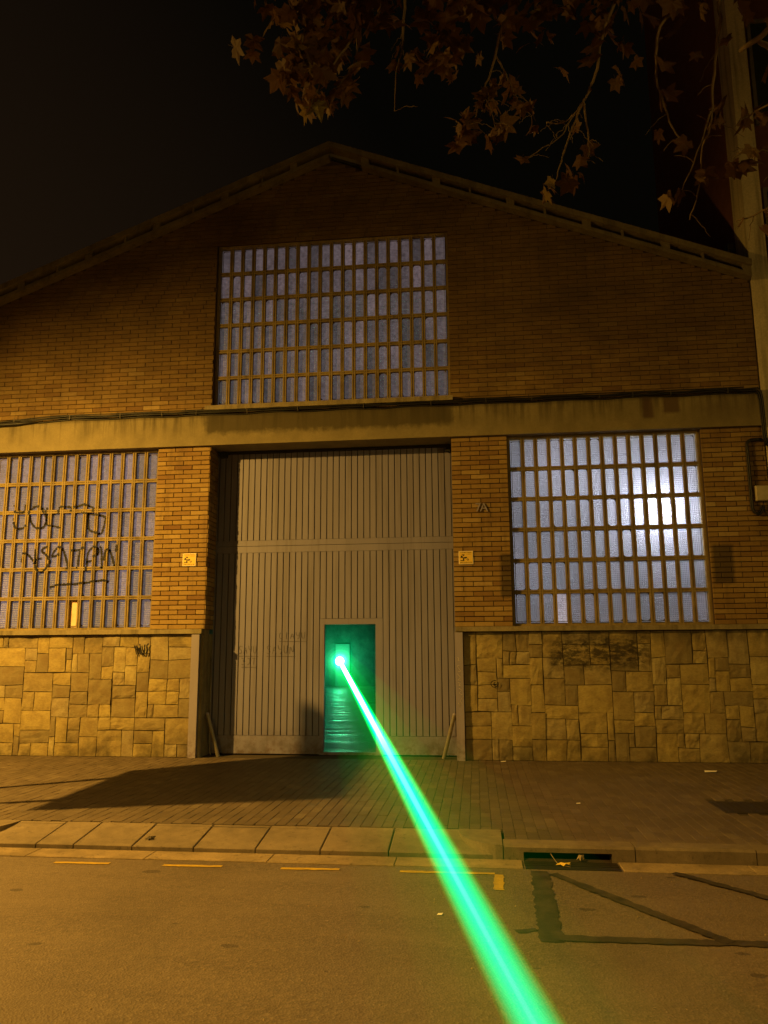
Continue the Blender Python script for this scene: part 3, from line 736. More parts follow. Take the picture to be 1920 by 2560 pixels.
# ---- gate
gate = MB()
GX0, GX1, GY = -4.243, -.31, .42
DX0, DX1, DZ0, DZ1 = -2.402, -1.578, .045, 2.012
gate.box(GX0, DX0 - .03, GY + .022, GY + .06, .0, 4.90); gate.box(DX1 + .03, GX1, GY + .022, GY + .06, .0, 4.90); gate.box(DX0 - .03, DX1 + .03, GY + .022, GY + .06, DZ1 + .03, 4.90)
gate = gate.build('gate', M['gate_dark'], wh); gate['label'] = 'tall grey gate of narrow vertical boards with a small open door'
PT = 38; pit = (GX1 - .025 - (GX0 + .028)) / PT
pl_cache = {}
def plank(x, z0, z1):
    key = round(z1 - z0, 3)
    if key not in pl_cache:
        m = MB(); w = pit - .013; m.cham(-w / 2, w / 2, 0, z1 - z0, 0, .024, .003); o = m.build('plank', M['gate'], gate, loc=(x, GY, z0)); pl_cache[key] = o.data
    else: o = link('plank', pl_cache[key], gate, (x, GY, z0))
    o.location.y += random.uniform(-.0012, .0012)
for i in range(PT):
    x = GX0 + .028 + (i + .5) * pit
    plank(x, 3.395, 4.868)
    if x + pit / 2 < DX0 - .022 or x - pit / 2 > DX1 + .022: plank(x, .29, 3.19)
    else: plank(x, 2.105, 3.19)
one('gate_rail', M['gate'], gate, GX0 + .01, GX1 - .01, GY - .003, GY + .024, 3.192, 3.296)
one('gate_rail', M['gate'], gate, GX0 + .01, GX1 - .01, GY - .003, GY + .024, 3.303, 3.393)
one('kick_plate', M['gate'], gate, GX0 + .01, DX0 - .031, GY - .004, GY + .024, .012, .287)
one('kick_plate', M['gate'], gate, DX1 + .031, GX1 - .01, GY - .004, GY + .024, .012, .287)
one('gate_stile', M['gate'], gate, GX0, GX0 + .022, GY - .012, GY + .024, .0, 4.89)
one('gate_stile', M['gate'], gate, GX1 - .022, GX1, GY - .012, GY + .024, .0, 4.89)
PX = [GX0 + .028 + i * pit for i in range(PT + 1)]
FL = max(x for x in PX if x < DX0 - .02) ; FR = min(x for x in PX if x > DX1 + .02)
FL = max([x for x in PX if x < DX0 - .022]); FR = min([x for x in PX if x > DX1 + .022])
df = MB(); df.box(FL + .004, DX0, GY - .002, GY + .07, .0, DZ1 + .09); df.box(DX1, FR - .004, GY - .002, GY + .07, .0, DZ1 + .09)
df.box(DX0, DX1, GY - .002, GY + .07, DZ1, DZ1 + .09); df.box(DX0, DX1, GY - .004, GY + .07, .0, DZ0)
df.build('door_frame', M['gate'], gate)
hr = MB(); hr.box(GX0 + .06, GX1 - .02, GY - .05, GY + .02, 4.872, 4.905); hr.box(GX0 + .05, GX0 + .17, GY - .10, GY - .02, 4.80, 4.88); hr.box(GX1 - .1, GX1 - .03, GY - .10, GY - .02, 4.78, 4.89)
hr.build('gate_track', M['gate_dark'], gate)
# the pencilled tags on the boards
LET = {'S': [[(1, .9), (.5, 1), (0, .8), (.3, .55), (.8, .4), (.8, .1), (.3, 0), (0, .1)]], 'A': [[(0, 0), (.45, 1), (.9, 0)], [(.15, .4), (.8, .4)]],
       'Y': [[(0, 1), (.1, .55), (.8, .55)], [(.8, 1), (.8, .1), (.4, 0)]], 'U': [[(0, 1), (.05, .1), (.7, .05), (.75, 1)]], 'N': [[(0, 0), (.1, 1), (.8, 0), (.85, 1)]],
       'C': [[(.8, .9), (.2, .95), (0, .4), (.3, 0), (.8, .1)]], 'I': [[(.4, 0), (.4, 1)]], '3': [[(0, 1), (.8, .9), (.3, .55), (.8, .3), (.6, 0), (0, .05)]], 'T': [[(0, 1), (.9, 1)], [(.5, 1), (.4, 0)]], 'J': [[(.2, 1), (.8, 1), (.7, .1), (.1, 0)]]}
def word(tx, x, z, w, h, under=True):
    out = []; k = w / len(tx)
    for i, ch in enumerate(tx):
        out += [[(x + k * i + a * k * .72, z + b * h) for a, b in s] for s in LET[ch]]
    if under: out.append([(x, z - .04), (x + w, z - .045)])
    return out
g_ = MB(); 
for wd in (word('SAYU', -3.80, 1.56, .32, .12), word('SAYUN', -3.34, 1.555, .47, .13), word('CIAYU', -3.14, 1.79, .46, .10), word('3JT', -3.75, 1.385, .26, .10)):
    strokes(g_, wd, lambda x, z: GY - .0035, .007, .012)
tag(g_.build('marker_lettering', M['pencil'], gate), kind='stuff')
g_ = MB(); strokes(g_, GRAFFITI_POST, lambda x, z: -.0865, .007, .01); g_.build('white_scribble', M['chalk'], wh)
g_ = MB(); strokes(g_, MARK_STONE, lambda x, z: -.047, .010, .012); strokes(g_, MARK_LEFT, lambda x, z: -.047, .022, .012, .3); g_.build('stone_mark', M['spray'], wh)

# ---- sloping cornice: cover slabs, lip slabs and the blocks between them
roof = MB()
for s in (-1, 1):
    xe = (XL if s < 0 else XR)
    za = 10.0; ze = za - .392 * abs(xe - XC)
    roof.add([(XC, -.02, za), (xe, -.02, ze), (xe, 24.4, ze), (XC, 24.4, za), (XC, -.02, za + .09), (xe, -.02, ze + .09), (xe, 24.4, ze + .09), (XC, 24.4, za + .09)],
             [(0, 1, 2, 3), (7, 6, 5, 4), (0, 4, 5, 1), (1, 5, 6, 2), (2, 6, 7, 3), (3, 7, 4, 0)])
roof = roof.build('roof', M['roof'], wh)
def slope_block(name, s, d0, d1, h0, h1, y0, y1, mat):
    """between distances d0..d1 from the ridge, h0..h1 above the gable line"""
    m = MB(); v = []
    for y in (y0, y1):
        for d, h in ((d0, h0), (d1, h0), (d1, h1), (d0, h1)): v.append((XC + s * d, y, 9.93 - .392 * d + h))
    m.add(v, [(0, 1, 2, 3), (7, 6, 5, 4), (0, 4, 5, 1), (1, 5, 6, 2), (2, 6, 7, 3), (3, 7, 4, 0)])
    return m.build(name, mat, roof)
for s in (-1, 1):
    D = (XR - XC) - .01; d = 0.0; k = 0
    while d < D - .05:
        e = min(d + 1.12, D)
        slope_block('cover_slab', s, d + (.004 if d else 0), e, .125, .225, -.21 + random.uniform(-.004, .004), .02, M['roofband'])
        d = e; k += 1
    d = .55 if s > 0 else 0.0
    first = True
    while d < D - .05:
        e = min(d + 1.12, D)
        slope_block('lip_slab', s, d + .003, e, -.045, .020, -.17 + random.uniform(-.004, .004), -.012, M['roofband'])
        d = e
    d = .55; k = 0
    while d < D:
        wd = .13 if k % 2 == 0 else .035
        slope_block('bracket', s, d, min(d + wd, D), .0205, .1245, -.165, -.012, M['roofband'])
        d += .60; k += 1
    slope_block('slot_shade', s, .02, D, .0205, .1245, -.010, .015, M['gate_dark'])  # dark strip painting the shade inside the slot

# ---- inside the hall
hi = MB(); hi.box(XL, XL + .1, .5, 24, 0, 8.2); hi.box(XR - .1, XR, .5, 24, 0, 8.2); hi.box(XL + .1, XR - .1, 24, 24.2, 0, 9)
hi.box(XL + .1, XR - .1, .65, 24, 7.4, 7.45)
hi.build('hall_wall', M['hall'], wh)
one('hall_floor', M['floor'], wh, XL + .1, XR - .1, .48, 24, -.05, .04)
one('hall_door', M['hall_door'], wh, -6.42, -5.77, 23.93, 23.995, .04, 1.94)
one('tube_lamp', M['tube'], wh, 2.2, 3.1, .95, 1.0, 3.72, 3.76)
d = bpy.data.lights.new('tube_light', 'POINT'); d.energy = 34; d.color = (.90, .90, 1.0); d.shadow_soft_size = .06
o = bpy.data.objects.new('tube_light', d); COL.objects.link(o); o.location = (2.86, .50, 3.70)
for (x, y, z, e) in ((1.4, 1.0, 4.3, 17), (2.5, 1.1, 3.9, 24), (1.0, .8, 2.7, 5)):
    d = bpy.data.lights.new('tube_light', 'POINT'); d.energy = e; d.color = (.90, .90, 1.0); d.shadow_soft_size = .3
    o = bpy.data.objects.new('tube_light', d); COL.objects.link(o); o.location = (x, y, z)

# ================================================================ LASER
LS = Vector((-6.20, 23.80, 1.166)); LP = Vector((.082, -10.528, .955))
dr_ = (LP - LS).normalized(); LE = LP + dr_ * 2.2
beam = empty('laser_beam', LE, 'bright green laser beam running from the dark doorway out across the pavement and road', 'laser beam')
def cone(name, k, col, e, red=0.0, taper=0.0, t0=0.0):
    m = MB(); L = (LE - LS).length; Lp = (LP - LS).length
    N = 24; pts = [LS + (LE - LS) * (t0 + (1 - t0) * i / N) for i in range(N + 1)]
    rr = [(.088 + (.044 - .088) * ((p - LS).length / Lp)) * k * max(.02, 1 - taper * (i / N) ** 3.6) for i, p in enumerate(pts)]
    if t0: rr = [q * min(1, .03 + 1.8 * i / N) for i, q in enumerate(rr)]
    m.tube(pts, rr, 24); return m.build(name, mat_glow(name, col, e, red), beam, smooth=True)
PREV = 0.0
for k in range(9):                                      # nested sleeves: brighter and bluer towards the axis
    u = 1.10 * (1 - k / 9.0)
    g = 10.0 * (1 - (u / 1.16) ** 1.35); g, PREV = g - PREV, g
    cone('beam_sleeve', u, (0, 1.0, min(.90, .06 + .125 * k)), g)
for u, g in ((1.3, .06), (2.2, .024), (4.0, .015), (6.5, .007)):  # wide faint sleeves painting the glare bloom round the beam
    cone('beam_bloom', u, (0, 1.0, .05), g)
cone('beam_hot_core', .78, (1.0, 1.0, .9), 4.2, taper=1.06)
cone('beam_red_cut', .80, (0, 1.0, .5), .01, red=6.0, t0=.80)  # absorber added so the near beam keeps a pure green
sp_ = empty('laser_spot', LS, 'dazzling white green laser spot on the far door inside the hall', 'laser spot')
def ball(name, r, mat, parent, n=20):
    m = MB(); vs = []; fs = []
    for i in range(n // 2 + 1):
        for k in range(n):
            t = math.pi * i / (n // 2); p = 2 * math.pi * k / n
            vs.append(LS + Vector((math.sin(t) * math.cos(p), math.sin(t) * math.sin(p), math.cos(t))) * r)
    fs = [(i * n + k, i * n + (k + 1) % n, (i + 1) * n + (k + 1) % n, (i + 1) * n + k) for i in range(n // 2) for k in range(n)]
    m.add(vs, fs); bmn = m.build(name, mat, parent, smooth=True)
    b = bmesh.new(); b.from_mesh(bmn.data); bmesh.ops.remove_doubles(b, verts=b.verts, dist=1e-5); bmesh.ops.recalc_face_normals(b, faces=b.faces); b.to_mesh(bmn.data); b.free(); return bmn
ball('spot_glare', .20, M['spot'], sp_)
for k in range(10):                                     # painted glare halo: shells glow less and less outwards
    rad = .25 * 1.29 ** k
    ball('spot_halo', rad, mat_glow('spot_halo', (0, 1.0, max(.22, .95 - .16 * k)), .85 * .62 ** k / rad * .6), sp_)
d = bpy.data.lights.new('laser_light', 'POINT'); d.energy = 110; d.color = (.0, 1.0, .34); d.shadow_soft_size = .2
o = bpy.data.objects.new('laser_light', d); COL.objects.link(o); o.location = LS + Vector((.05, -.7, .05))

# ================================================================ THINGS ON AND BY THE WALL
def text_mesh(tx, size, width=None, extrude=0.0):
    c = bpy.data.curves.new('t', 'FONT'); c.body = tx; c.size = size; c.align_x = 'CENTER'; c.align_y = 'CENTER'; c.extrude = extrude; c.resolution_u = 2
    o = bpy.data.objects.new('t', c); COL.objects.link(o)
    dg = bpy.context.evaluated_depsgraph_get(); me = bpy.data.meshes.new_from_object(o.evaluated_get(dg))
    bpy.data.objects.remove(o); bpy.data.curves.remove(c)
    if width:
        xs = [v.co.x for v in me.vertices]; k = width / (max(xs) - min(xs))
        for v in me.vertices: v.co.x *= k
    for v in me.vertices: v.co = Vector((v.co.x, -v.co.z, v.co.y))
    return me
def sign(cx, cz, label, tilt):
    w, h, y = .222, .205, -.016
    m = MB(); m.cham(-w / 2, w / 2, -h / 2, h / 2, -.006, .006, .002)
    e = m.build('security_sign', M['white'], loc=(cx, y, cz)); tag(e, label, 'sign', 'yellow alarm signs on the gate piers')
    f = MB(); f.box(-w / 2 + .010, w / 2 - .010, -.0075, -.006, -h / 2 + .010, h / 2 - .010); f.build('yellow_field', M['sign'], e).location = (0, 0, 0)
    def pr(me, x, z, mat=M['black']):
        me.materials.clear(); me.materials.append(mat); o = link('lettering', me, e); o.location = (x, -.0085, z)
    pr(text_mesh('CONECTADA', .026, .172), 0, .078)
    pr(text_mesh('PROSEGUR', .028, .178), 0, -.077)
    pr(text_mesh('a central', .014, .075), .045, .052)
    em = MB(); yy = -.0085
    def poly(ps, dy=0): em.add([(a, yy + dy, b) for a, b in ps], [tuple(range(len(ps)))])
    # running emblem: angular head, arched back with raised arms, ring at the foot
    poly([(-.068, .050), (-.022, .050), (-.020, .040), (-.040, .026)])
    poly([(-.072, .038), (-.040, .010), (-.050, -.002), (-.086, -.002)])
    poly([(-.052, .018), (-.035, .006), (.014, .012), (.018, .004), (.004, -.012), (-.030, -.014)])
    poly([(-.050, -.002), (-.030, -.012), (-.026, -.046), (-.046, -.046)])
    poly([(-.086, -.038), (-.040, -.038), (-.026, -.050), (-.086, -.050)])
    rg = [(.026 + .016 * math.cos(t), -.030 + .015 * math.sin(t)) for t in [i * math.pi / 8 for i in range(16)]]
    ri = [(.026 + .009 * math.cos(t), -.030 + .008 * math.sin(t)) for t in [i * math.pi / 8 for i in range(16)]]
    em.add([(a, yy, b) for a, b in rg + ri], [(i, (i + 1) % 16, 16 + (i + 1) % 16, 16 + i) for i in range(16)])
    o = em.build('emblem', M['black'], e); o.location = (0, 0, 0)
    e.rotation_euler = (0, tilt, 0)
sign(-4.522, 3.042, 'yellow alarm sign on the narrow brick pier between the graffitied window and the gate', .005)
sign(-.118, 2.993, 'yellow alarm sign on the brick pier below the metal house number', -.008)

hn = empty('house_number', (.135, -.02, 3.765), 'small grey metal house number 7A on the brick pier', 'house number')
for ch, x in (('7', -.048), ('A', .040)):
    me = text_mesh(ch, .19, None, .006); me.materials.append(M['post']); o = link('numeral', me, hn); o.location = (x, -.006, 0)

def cable(name, pts, r, mat, parent=None, n=6):
    m = MB(); m.tube(pts, r, n); return m.build(name, mat, parent, smooth=True)
cb = empty('cable_bundle', (-2.3, -.1, 5.44), 'bundle of black cables clipped along the top of the concrete beam', 'cables')
rc = random.Random(5)
for k in range(5):
    pts = []; y = -.085 - .022 * (k % 2); zb = 5.432 + .020 * k
    x = -8.9
    while x < 4.3:
        sag = -.010 * (1 - math.cos((x + 8.9) / 1.15 * 2 * math.pi)) * (k in (0, 3)) + rc.uniform(-.003, .003)
        left = max(0, (-7.0 - x) / 1.2); pts.append((x, y - .01 * min(left, 1), zb + sag - .05 * min(left, 1) * (1 + .2 * k))); x += .29
    if k < 4:
        e = 4.335 + .013 * k
        pts += [(e - .03, y, zb - .005), (e + .005, y, zb - .045), (e + .022, y - .005, zb - .16), (e + .028, y, 5.02), (e + .03, y, 4.72), (e + .07, y + .02, 4.60), (e + .16, y + .04, 4.56)]
    cable('cable', pts, rc.choice((.009, .011, .013)), M['black'], cb)
cable('cable', [(-8.98, -.10, 5.39), (-8.2, -.105, 5.375), (-7.6, -.10, 5.39), (-7.15, -.09, 5.42)], [.03, .034, .03, .012], M['black'], cb, 8)
x = -8.4
while x < 4.2:
    m = MB(); zz = 5.425; m.box(x, x + .010, -.125, -.065, zz, zz + .010); m.box(x, x + .010, -.127, -.122, zz - .006, zz + .075); m.build('clip', M['clip'], cb); x += rc.uniform(.5, 1.1)
jb = MB(); jb.cham(4.19, 4.385, 3.752, 3.980, -.095, -.0, .008); jb.box(4.22, 4.36, -.0975, -.0945, 3.772, 3.780)
jb = tag(jb.build('junction_box', M['box']), 'pale beige square junction box on the brick pier at the wall end', 'junction box')
lc = empty('box_cable', (4.12, -.03, 4.2), 'thick black cable looping down the brick to below the beige box', 'cable')
P = [(a, -.03, b) for a, b in LOOP]
for k in range(2):
    q = [(p[0] + .02 * k * (1 if i > 1 else 0), p[1] - .012 * k, p[2] - .02 * k) for i, p in enumerate(P)]
    fine = []
    for a, b in zip(q, q[1:]):
        for i in range(4): t = i / 4; fine.append(tuple(a[j] * (1 - t) + b[j] * t for j in range(3)))
    fine.append(q[-1])
    for _ in range(3): fine = [fine[0]] + [tuple((fine[i - 1][j] + 2 * fine[i][j] + fine[i + 1][j]) / 4 for j in range(3)) for i in range(1, len(fine) - 1)] + [fine[-1]]
    cable('cable', fine, .014, M['black'], lc, 7)
cable('cable', [(4.30, -.03, 3.75), (4.31, -.03, 3.6), (4.36, -.03, 3.50), (4.40, -.03, 3.47)], .006, M['black'], lc)

def guard(name, x_top, x_bot, label):
    m = MB(); a = Vector((x_bot, .20, -.01)); b = Vector((x_top, .16, .63)); m.tube([a, a.lerp(b, .5), b], .031, 14)
    e = tag(m.build(name, M['steel'], smooth=False), label, 'pipe guard', 'steel pipe guards at the gate corners')
    m = MB(); 
    for i in range(5):
        t = i / 4 * math.pi / 2
    d_ = (b - a).normalized(); m.tube([b, b + d_ * .012, b + d_ * .024, b + d_ * .030], [.031, .029, .019, .004], 14)
    m.build('cap', M['post'], e, smooth=True)
    return e
guard('wheel_guard', -4.20, -4.02, 'leaning grey steel pipe in the gate corner beside the shadowed boards')
guard('wheel_guard', -.352, -.525, 'leaning grey steel pipe against the white scribbled jamb guard')
cable('ground_wire', [(-4.225, .34, 1.5), (-4.222, .34, .9), (-4.215, .33, .3), (-4.20, .31, .06), (-4.16, .26, .012)], .007, M['steel'])
tag(bpy.data.objects['ground_wire'], 'thin pale wire hanging down the gate jamb to the ground', 'wire')

# ================================================================ LITTER
def scrap(name, x, y, z, pts, mat, label, cat, curl=.01):
    m = MB(); k = len(pts); m.add([(0, 0, curl)] + [(a, b, curl * (.2 + .8 * ((i * 7) % 3) / 2)) for i, (a, b) in enumerate(pts)] + [(0, 0, curl - .002)] + [(a, b, curl * (.2 + .8 * ((i * 7) % 3) / 2) - .002) for i, (a, b) in enumerate(pts)],
          [(0, 1 + i, 1 + (i + 1) % k) for i in range(k)] + [(k + 1, k + 2 + (i + 1) % k, k + 2 + i) for i in range(k)] + [(1 + i, k + 2 + i, k + 2 + (i + 1) % k, 1 + (i + 1) % k) for i in range(k)])
    return tag(m.build(name, mat, loc=(x, y, z)), label, cat)
scrap('paper_scrap', 3.012, -.903, .004, [(-.085, -.05), (.06, -.055), (.085, 0), (.07, .05), (-.06, .055)], M['paper'], 'crumpled white paper scrap on the pavers by the stone plinth', 'litter', .016)
scrap('paper_scrap', .35, -.14, .004, [(-.04, -.02), (.03, -.025), (.045, .015), (-.03, .025)], M['paper'], 'tiny white paper bit at the foot of the stone plinth', 'litter', .01)
scrap('paper_scrap', 1.02, -3.25, .004, [(-.022, -.016), (.02, -.02), (.024, .014), (-.018, .018)], M['paper'], 'tiny white paper bit alone in the middle of the pavers', 'litter', .006)
scrap('paper_scrap', -.28, -6.5, ZR + .004, [(-.018, -.012), (.014, -.02), (.02, .014), (-.012, .016)], M['paper'], 'tiny pale paper bit on the bare asphalt', 'litter', .006)
LF = [(-.09, .0), (-.05, .035), (-.03, .02), (.0, .05), (.03, .02), (.075, .03), (.05, -.005), (.07, -.035), (.02, -.02), (-.01, -.05), (-.04, -.018)]
scrap('dry_leaf', .655, -5.24, ZR + .010, [(a * .72, b * .8) for a, b in LF], M['sign'], 'yellow dry leaf lying on the dark drain grate', 'leaf', .018)
scrap('dry_leaf', .80, -5.12, ZR + .012, [(a * .4, b * .5) for a, b in LF], M['gutter'], 'small pale crumpled leaf at the mouth of the kerb inlet', 'leaf', .05)
scrap('dry_leaf', -2.93, -4.93, -.062, [(a * .6, b * .7) for a, b in LF], M['tar'], 'small dark dead leaf on the sloping ramp slab', 'leaf', .03)
cable('dry_twig', [(.56, -5.08, -.055), (.575, -5.13, -.075), (.61, -5.22, ZR + .012), (.70, -5.30, ZR + .012)], .003, M['gutter'])
tag(bpy.data.objects['dry_twig'], 'thin pale twig hanging over the lip of the kerb inlet', 'twig')
gr = MB(); rg_ = random.Random(3)
for i in range(170):
    x, y = rg_.uniform(-4.2, 2.2), rg_.uniform(-9, -5.4); s_ = rg_.choice((.003, .004, .005, .008)); z = ZR + .001
    gr.add([(x - s_, y, z), (x, y - s_, z), (x + s_, y, z), (x, y + s_ * .8, z), (x, y, z + s_ * 1.1)], [(0, 1, 4), (1, 2, 4), (2, 3, 4), (3, 0, 4)])
tag(gr.build('road_grit', M['gutter']), kind='stuff')

# ================================================================ NEXT BUILDING
nb = empty('neighbour_building', (6.5, 0, 0), 'taller building with a pale rendered corner pier beside the warehouse gable', 'building')
one('corner_pier', M['paleplaster'], nb, 4.425, 4.70, -.02, .5, 0, 17)
one('party_wall', M['dark_brick'], nb, 4.44, 4.68, .5, 5.2, 0, 17)
one('front_wall', M['dark_brick'], nb, 4.705, 13, .55, .9, 0, 17)
for k, zz in enumerate((7.2, 10.4, 13.4)):
    for xx in (5.0, 7.6):
        f_ = MB(); f_.box(xx - .06, xx + 1.86, .50, .545, zz - .06, zz); f_.box(xx - .06, xx + 1.86, .50, .545, zz + 1.9, zz + 1.96); f_.box(xx - .06, xx, .50, .545, zz, zz + 1.9); f_.box(xx + 1.8, xx + 1.86, .50, .545, zz, zz + 1.9); f_.box(xx + .87, xx + .93, .50, .54, zz, zz + 1.9)
        f_ = f_.build('window', M['concrete'], nb)
        one('pane', M['dark_glass'], f_, xx, xx + .87, .535, .546, zz, zz + 1.9); one('pane', M['dark_glass'], f_, xx + .93, xx + 1.8, .535, .546, zz, zz + 1.9)

# ================================================================ STREET FURNITURE JUST OUTSIDE THE PICTURE
def street_lamp(loc, ydir, label):
    x, y, z = loc; b = empty('street_lamp', (x, y - ydir * 1.3, 0 if y > -15.2 else 0), label, 'street lamp', 'sodium street lamps')
    py = y - ydir * 1.3
    m = MB(); m.tube([(x, py, 0), (x, py, .4), (x, py, .42), (x, py, z - .3), (x, py, z + .1)], [.10, .10, .065, .055, .045], 12); m.build('pole', M['metalgreen'], b, smooth=True)
    m = MB(); m.tube([(x, py, z + .05), (x, py + ydir * .3, z + .28), (x, py + ydir * .8, z + .32), (x, y, z + .28)], .03, 8); m.build('arm', M['metalgreen'], b, smooth=True)
    m = MB(); m.box(x - .16, x + .16, y - .34, y + .34, z + .17, z + .27); m.box(x - .10, x + .10, y - .22, y + .22, z + .27, z + .33); ln = m.build('lantern', M['metalgreen'], b)
    one('lamp_lens', M['sodium'], ln, x - .12, x + .12, y - .26, y + .26, z + .15, z + .168)
street_lamp(LAMP_ONE, -1, 'sodium street lamp standing on the warehouse kerb')
street_lamp(LAMP_TWO, 1, 'sodium street lamp across the road beside the plane tree')
street_lamp(LAMP_FILL, 1, 'added fill lamp across the road, brightening the asphalt opposite the advertising panel')

# advertising panel on two legs: it throws the big slanting shadow on the pavers
ad = empty('advertising_panel', (-6.27, -3.76, 0), 'advertising panel on two slim posts standing on the pavement', 'advertising panel')
pA, pB = Vector((-6.31, -2.92)), Vector((-6.22, -4.60)); dv = (pA - pB)
def vslab(name, t0, t1, z0, z1, th, mat):
    a = pB + dv * t0; b = pB + dv * t1; n_ = Vector((-dv.y, dv.x)).normalized() * th / 2
    m = MB(); c = [a - n_, b - n_, b + n_, a + n_]
    m.add([(p.x, p.y, z0) for p in c] + [(p.x, p.y, z1) for p in c], [(3, 2, 1, 0), (4, 5, 6, 7), (0, 1, 5, 4), (1, 2, 6, 5), (2, 3, 7, 6), (3, 0, 4, 7)])
    return m.build(name, mat, ad)
vslab('panel', 0, 1, 2.38, 3.95, .10, M['metalgreen']); vslab('poster', .04, .96, 2.44, 3.89, .108, M['box'])
vslab('leg', .195, .235, 0, 2.379, .06, M['metalgreen']); vslab('leg', .765, .805, 0, 2.379, .06, M['metalgreen'])

# ================================================================ PLANE TREE
tree = empty('plane_tree', (4.6, -16.0, 0), 'plane tree with dry brown leaves drooping from branches across the top of the view', 'tree')
m = MB(); m.tube([(4.6, -16, -.05), (4.6, -16, .25), (4.58, -15.95, 2.5), (4.5, -15.8, 5.0), (4.4, -15.6, 7.0)], [.30, .24, .20, .18, .15], 12); m.build('trunk', M['bark'], tree, smooth=True)
rt = random.Random(11)
def limb(pts, r, name='branch', n=7):
    P = [Vector(p) for p in pts]; Q = []
    for i in range(len(P) - 1):
        a = P[max(0, i - 1)]; b = P[i]; c = P[i + 1]; d_ = P[min(len(P) - 1, i + 2)]
        for k in range(5):
            t = k / 5; q = .5 * ((2 * b) + (c - a) * t + (2 * a - 5 * b + 4 * c - d_) * t * t + (3 * b - a - 3 * c + d_) * t ** 3)
            Q.append(q + Vector((rt.uniform(-1, 1), rt.uniform(-1, 1), rt.uniform(-1, 1))) * .006)
    Q.append(P[-1]); K = len(Q)
    rr = [r[0] + (r[1] - r[0]) * i / (K - 1) for i in range(K)]
    m = MB(); m.tube(Q, rr, n); m.build(name, M['bark'], tree, smooth=True); return Q
limb([(4.4, -15.6, 7.0), (3.4, -12.5, 7.9), (2.2, -10, 7.9), (1.2, -8.2, 7.4)], (.15, .06))
limb([(4.4, -15.6, 7.0), (4.3, -12.5, 7.7), (3.6, -9.8, 7.2), (2.9, -8.2, 6.3)], (.12, .05))
limb([(2.2, -10, 7.9), (1.0, -8.9, 7.7), (0, -8.0, 7.3), (-.9, -7.6, 7.0)], (.07, .03))
twigs = []
hub = {'b1': (-.9, -7.6, 7.0), 'b2': (-.9, -7.6, 7.0), 'b3': (-.5, -7.8, 7.15), 'b4': (-.2, -7.9, 7.2), 'b5': (0, -8, 7.3), 'b6': (.6, -8.4, 7.4), 'b7': (1.2, -8.2, 7.4), 'b8': (1.2, -8.2, 7.4), 'b9': (2.9, -8.2, 6.3),
       'b10': (2.9, -8.2, 6.3), 'b10b': (2.9, -8.2, 6.3), 'b11': (2.9, -8.2, 6.3), 'b12': (2.9, -8.2, 6.3), 'b13': (2.9, -8.2, 6.3)}
for k, pts in BRANCHES.items():
    if k.startswith('b10'): pts = pts[:3]
    P = ([hub[k]] if k in hub else []) + list(pts)
    thick = (.035, .014) if k.startswith('b10') else ((.014, .0035) if k in hub else (.0075, .003))
    Q = limb(P, thick, 'branch' if k in hub else 'twig', 6)
    twigs.append((k, Q))
    if k not in ('b10', 'b10b'):
        for _ in range(4):                                # little side twigs
            q = Q[rt.randrange(len(Q) // 3, len(Q))]; v = Vector((rt.uniform(-1, 1), rt.uniform(-.6, .6), rt.uniform(-1.1, .1))) * rt.uniform(.10, .26)
            limb([q, q + v * .5 + Vector((0, 0, .02)), q + v], (.0035, .002), 'twig', 4)
def leaf_mesh(seed):
    r_ = random.Random(seed); m = MB()
    out = []
    lobes = [(-152, .48), (-112, .80), (-86, .50), (-55, .95), (-27, .58), (0, 1.0), (27, .58), (55, .95), (86, .50), (112, .80), (152, .48), (180, .22)]
    for a, rad in lobes:
        t = R(a + r_.uniform(-5, 5)); rad *= r_.uniform(.85, 1.1)
        out.append((math.sin(t) * rad * .5, 0, -math.cos(t) * rad * .5))
        if rad > .6 :
            t2 = t + R(12); out.append((math.sin(t2) * rad * .38, 0, -math.cos(t2) * rad * .38))
    cu = r_.uniform(.2, .9); tw = r_.uniform(-.6, .6)
    pts = [(0, 0, 0)] + out
    pts = [(x, cu * x * x * 1.1 + tw * x * z + .25 * z * z * r_.uniform(.6, 1.2), z) for x, y, z in pts]
    k = len(out); m.add(pts, [(0, 1 + i, 1 + (i + 1) % k) for i in range(k)])
    m.add([(-.006, 0, .07), (.006, 0, .07), (.003, .03, .34), (-.003, .03, .34)], [(0, 1, 2, 3)])     # stalk
    return m
LM = [leaf_mesh(s) for s in range(6)]
LMe = []
leaves = []
def leaf_at(p, size=None): leaves.append((Vector(p), size or rt.uniform(.13, .26), (rt.uniform(-.9, .9), rt.uniform(-.7, .7), rt.uniform(-math.pi, math.pi)), rt.randrange(6)))
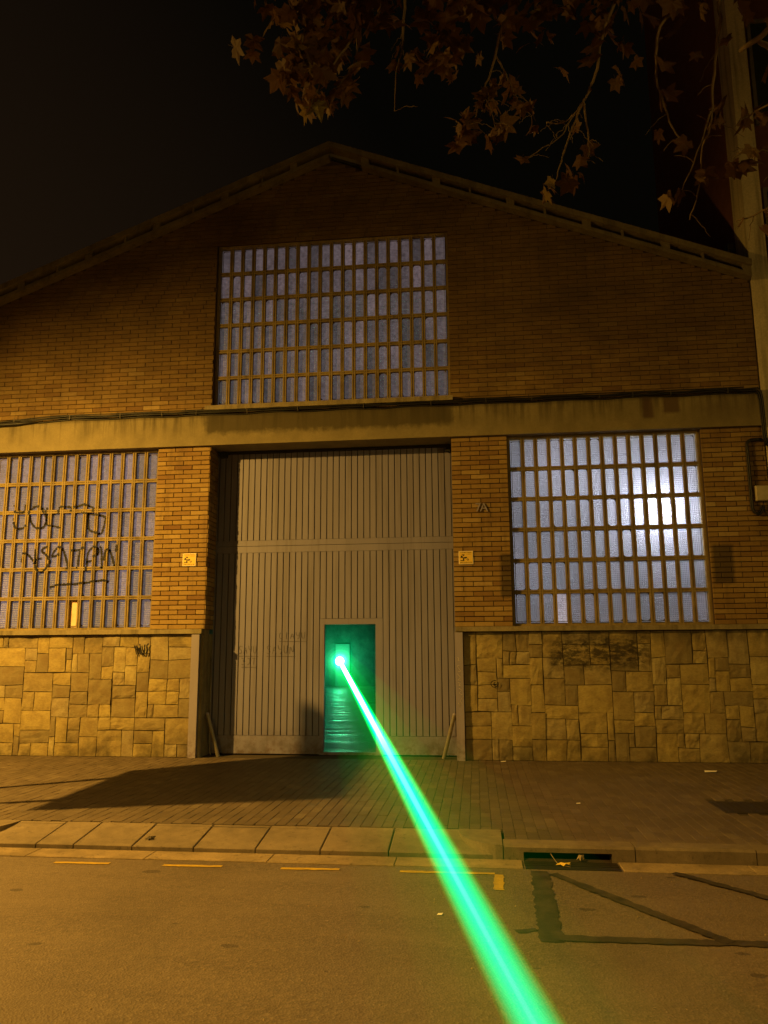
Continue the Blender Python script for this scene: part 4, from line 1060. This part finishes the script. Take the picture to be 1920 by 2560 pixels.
dens = {'b1': 26, 'b2': 16, 'b3': 12, 'b4': 4, 'b5': 14, 'b6': 24, 'b6b': 8, 'b6c': 4, 'b7': 9, 'b7b': 1, 'b7c': 5, 'b7d': 2, 'b8': 5, 'b9': 4, 'b9b': 3, 'b11': 8, 'b12': 9, 'b13': 8}
for k, Q in twigs:
    for _ in range(dens.get(k, 0)):
        i = int(len(Q) * (1 - rt.random() ** 1.3 * .75)); i = min(i, len(Q) - 1)
        q = Q[i] + Vector((rt.uniform(-.09, .09), rt.uniform(-.09, .09), rt.uniform(-.13, .02))); leaf_at(q)
def blob(c, ext, n_):
    for _ in range(n_): leaf_at((c[0] + rt.gauss(0, ext[0]), c[1] + rt.gauss(0, ext[1]), c[2] + rt.gauss(0, ext[2])))
blob((-1.17, -7.05, 6.05), (.13, .25, .20), 80)            # drooping bunch on the left
blob((-.95, -7.2, 6.28), (.24, .3, .15), 70)
blob((-.45, -7.2, 6.32), (.30, .3, .13), 75)
blob((.10, -7.2, 6.30), (.30, .3, .13), 75)
blob((.60, -7.15, 6.22), (.28, .3, .14), 70)
blob((1.10, -7.1, 6.15), (.25, .3, .18), 55)
blob((-.02, -7.0, 6.03), (.13, .2, .08), 18)
blob((1.5, -7.1, 6.15), (.25, .3, .2), 25)
blob((2.05, -7.0, 5.30), (.10, .25, .42), 14)
leaves.sort(key=lambda q: (q[0] - Vector((0, -12, 1.577))).length * (1 if q[0].z < 6.55 else 3))
lmass = MB()
for i, (p, sz, rot, v) in enumerate(leaves):
    if i < 300:
        while len(LMe) < 6:
            o0 = LM[len(LMe)].build('leaf', M['leaf'], tree); LMe.append(o0.data); bpy.data.objects.remove(o0)
        o = link('leaf', LMe[v], tree, p); o.scale = (sz,) * 3; o.rotation_euler = rot
    else:
        mt = Matrix.Translation(p) @ __import__('mathutils').Euler(rot).to_matrix().to_4x4() @ Matrix.Scale(sz, 4)
        lmass.add([mt @ Vector(q) for q in LM[v].v], LM[v].f)
if lmass.v: tag(lmass.build('upper_leaves', M['leaf'], tree), kind='stuff')
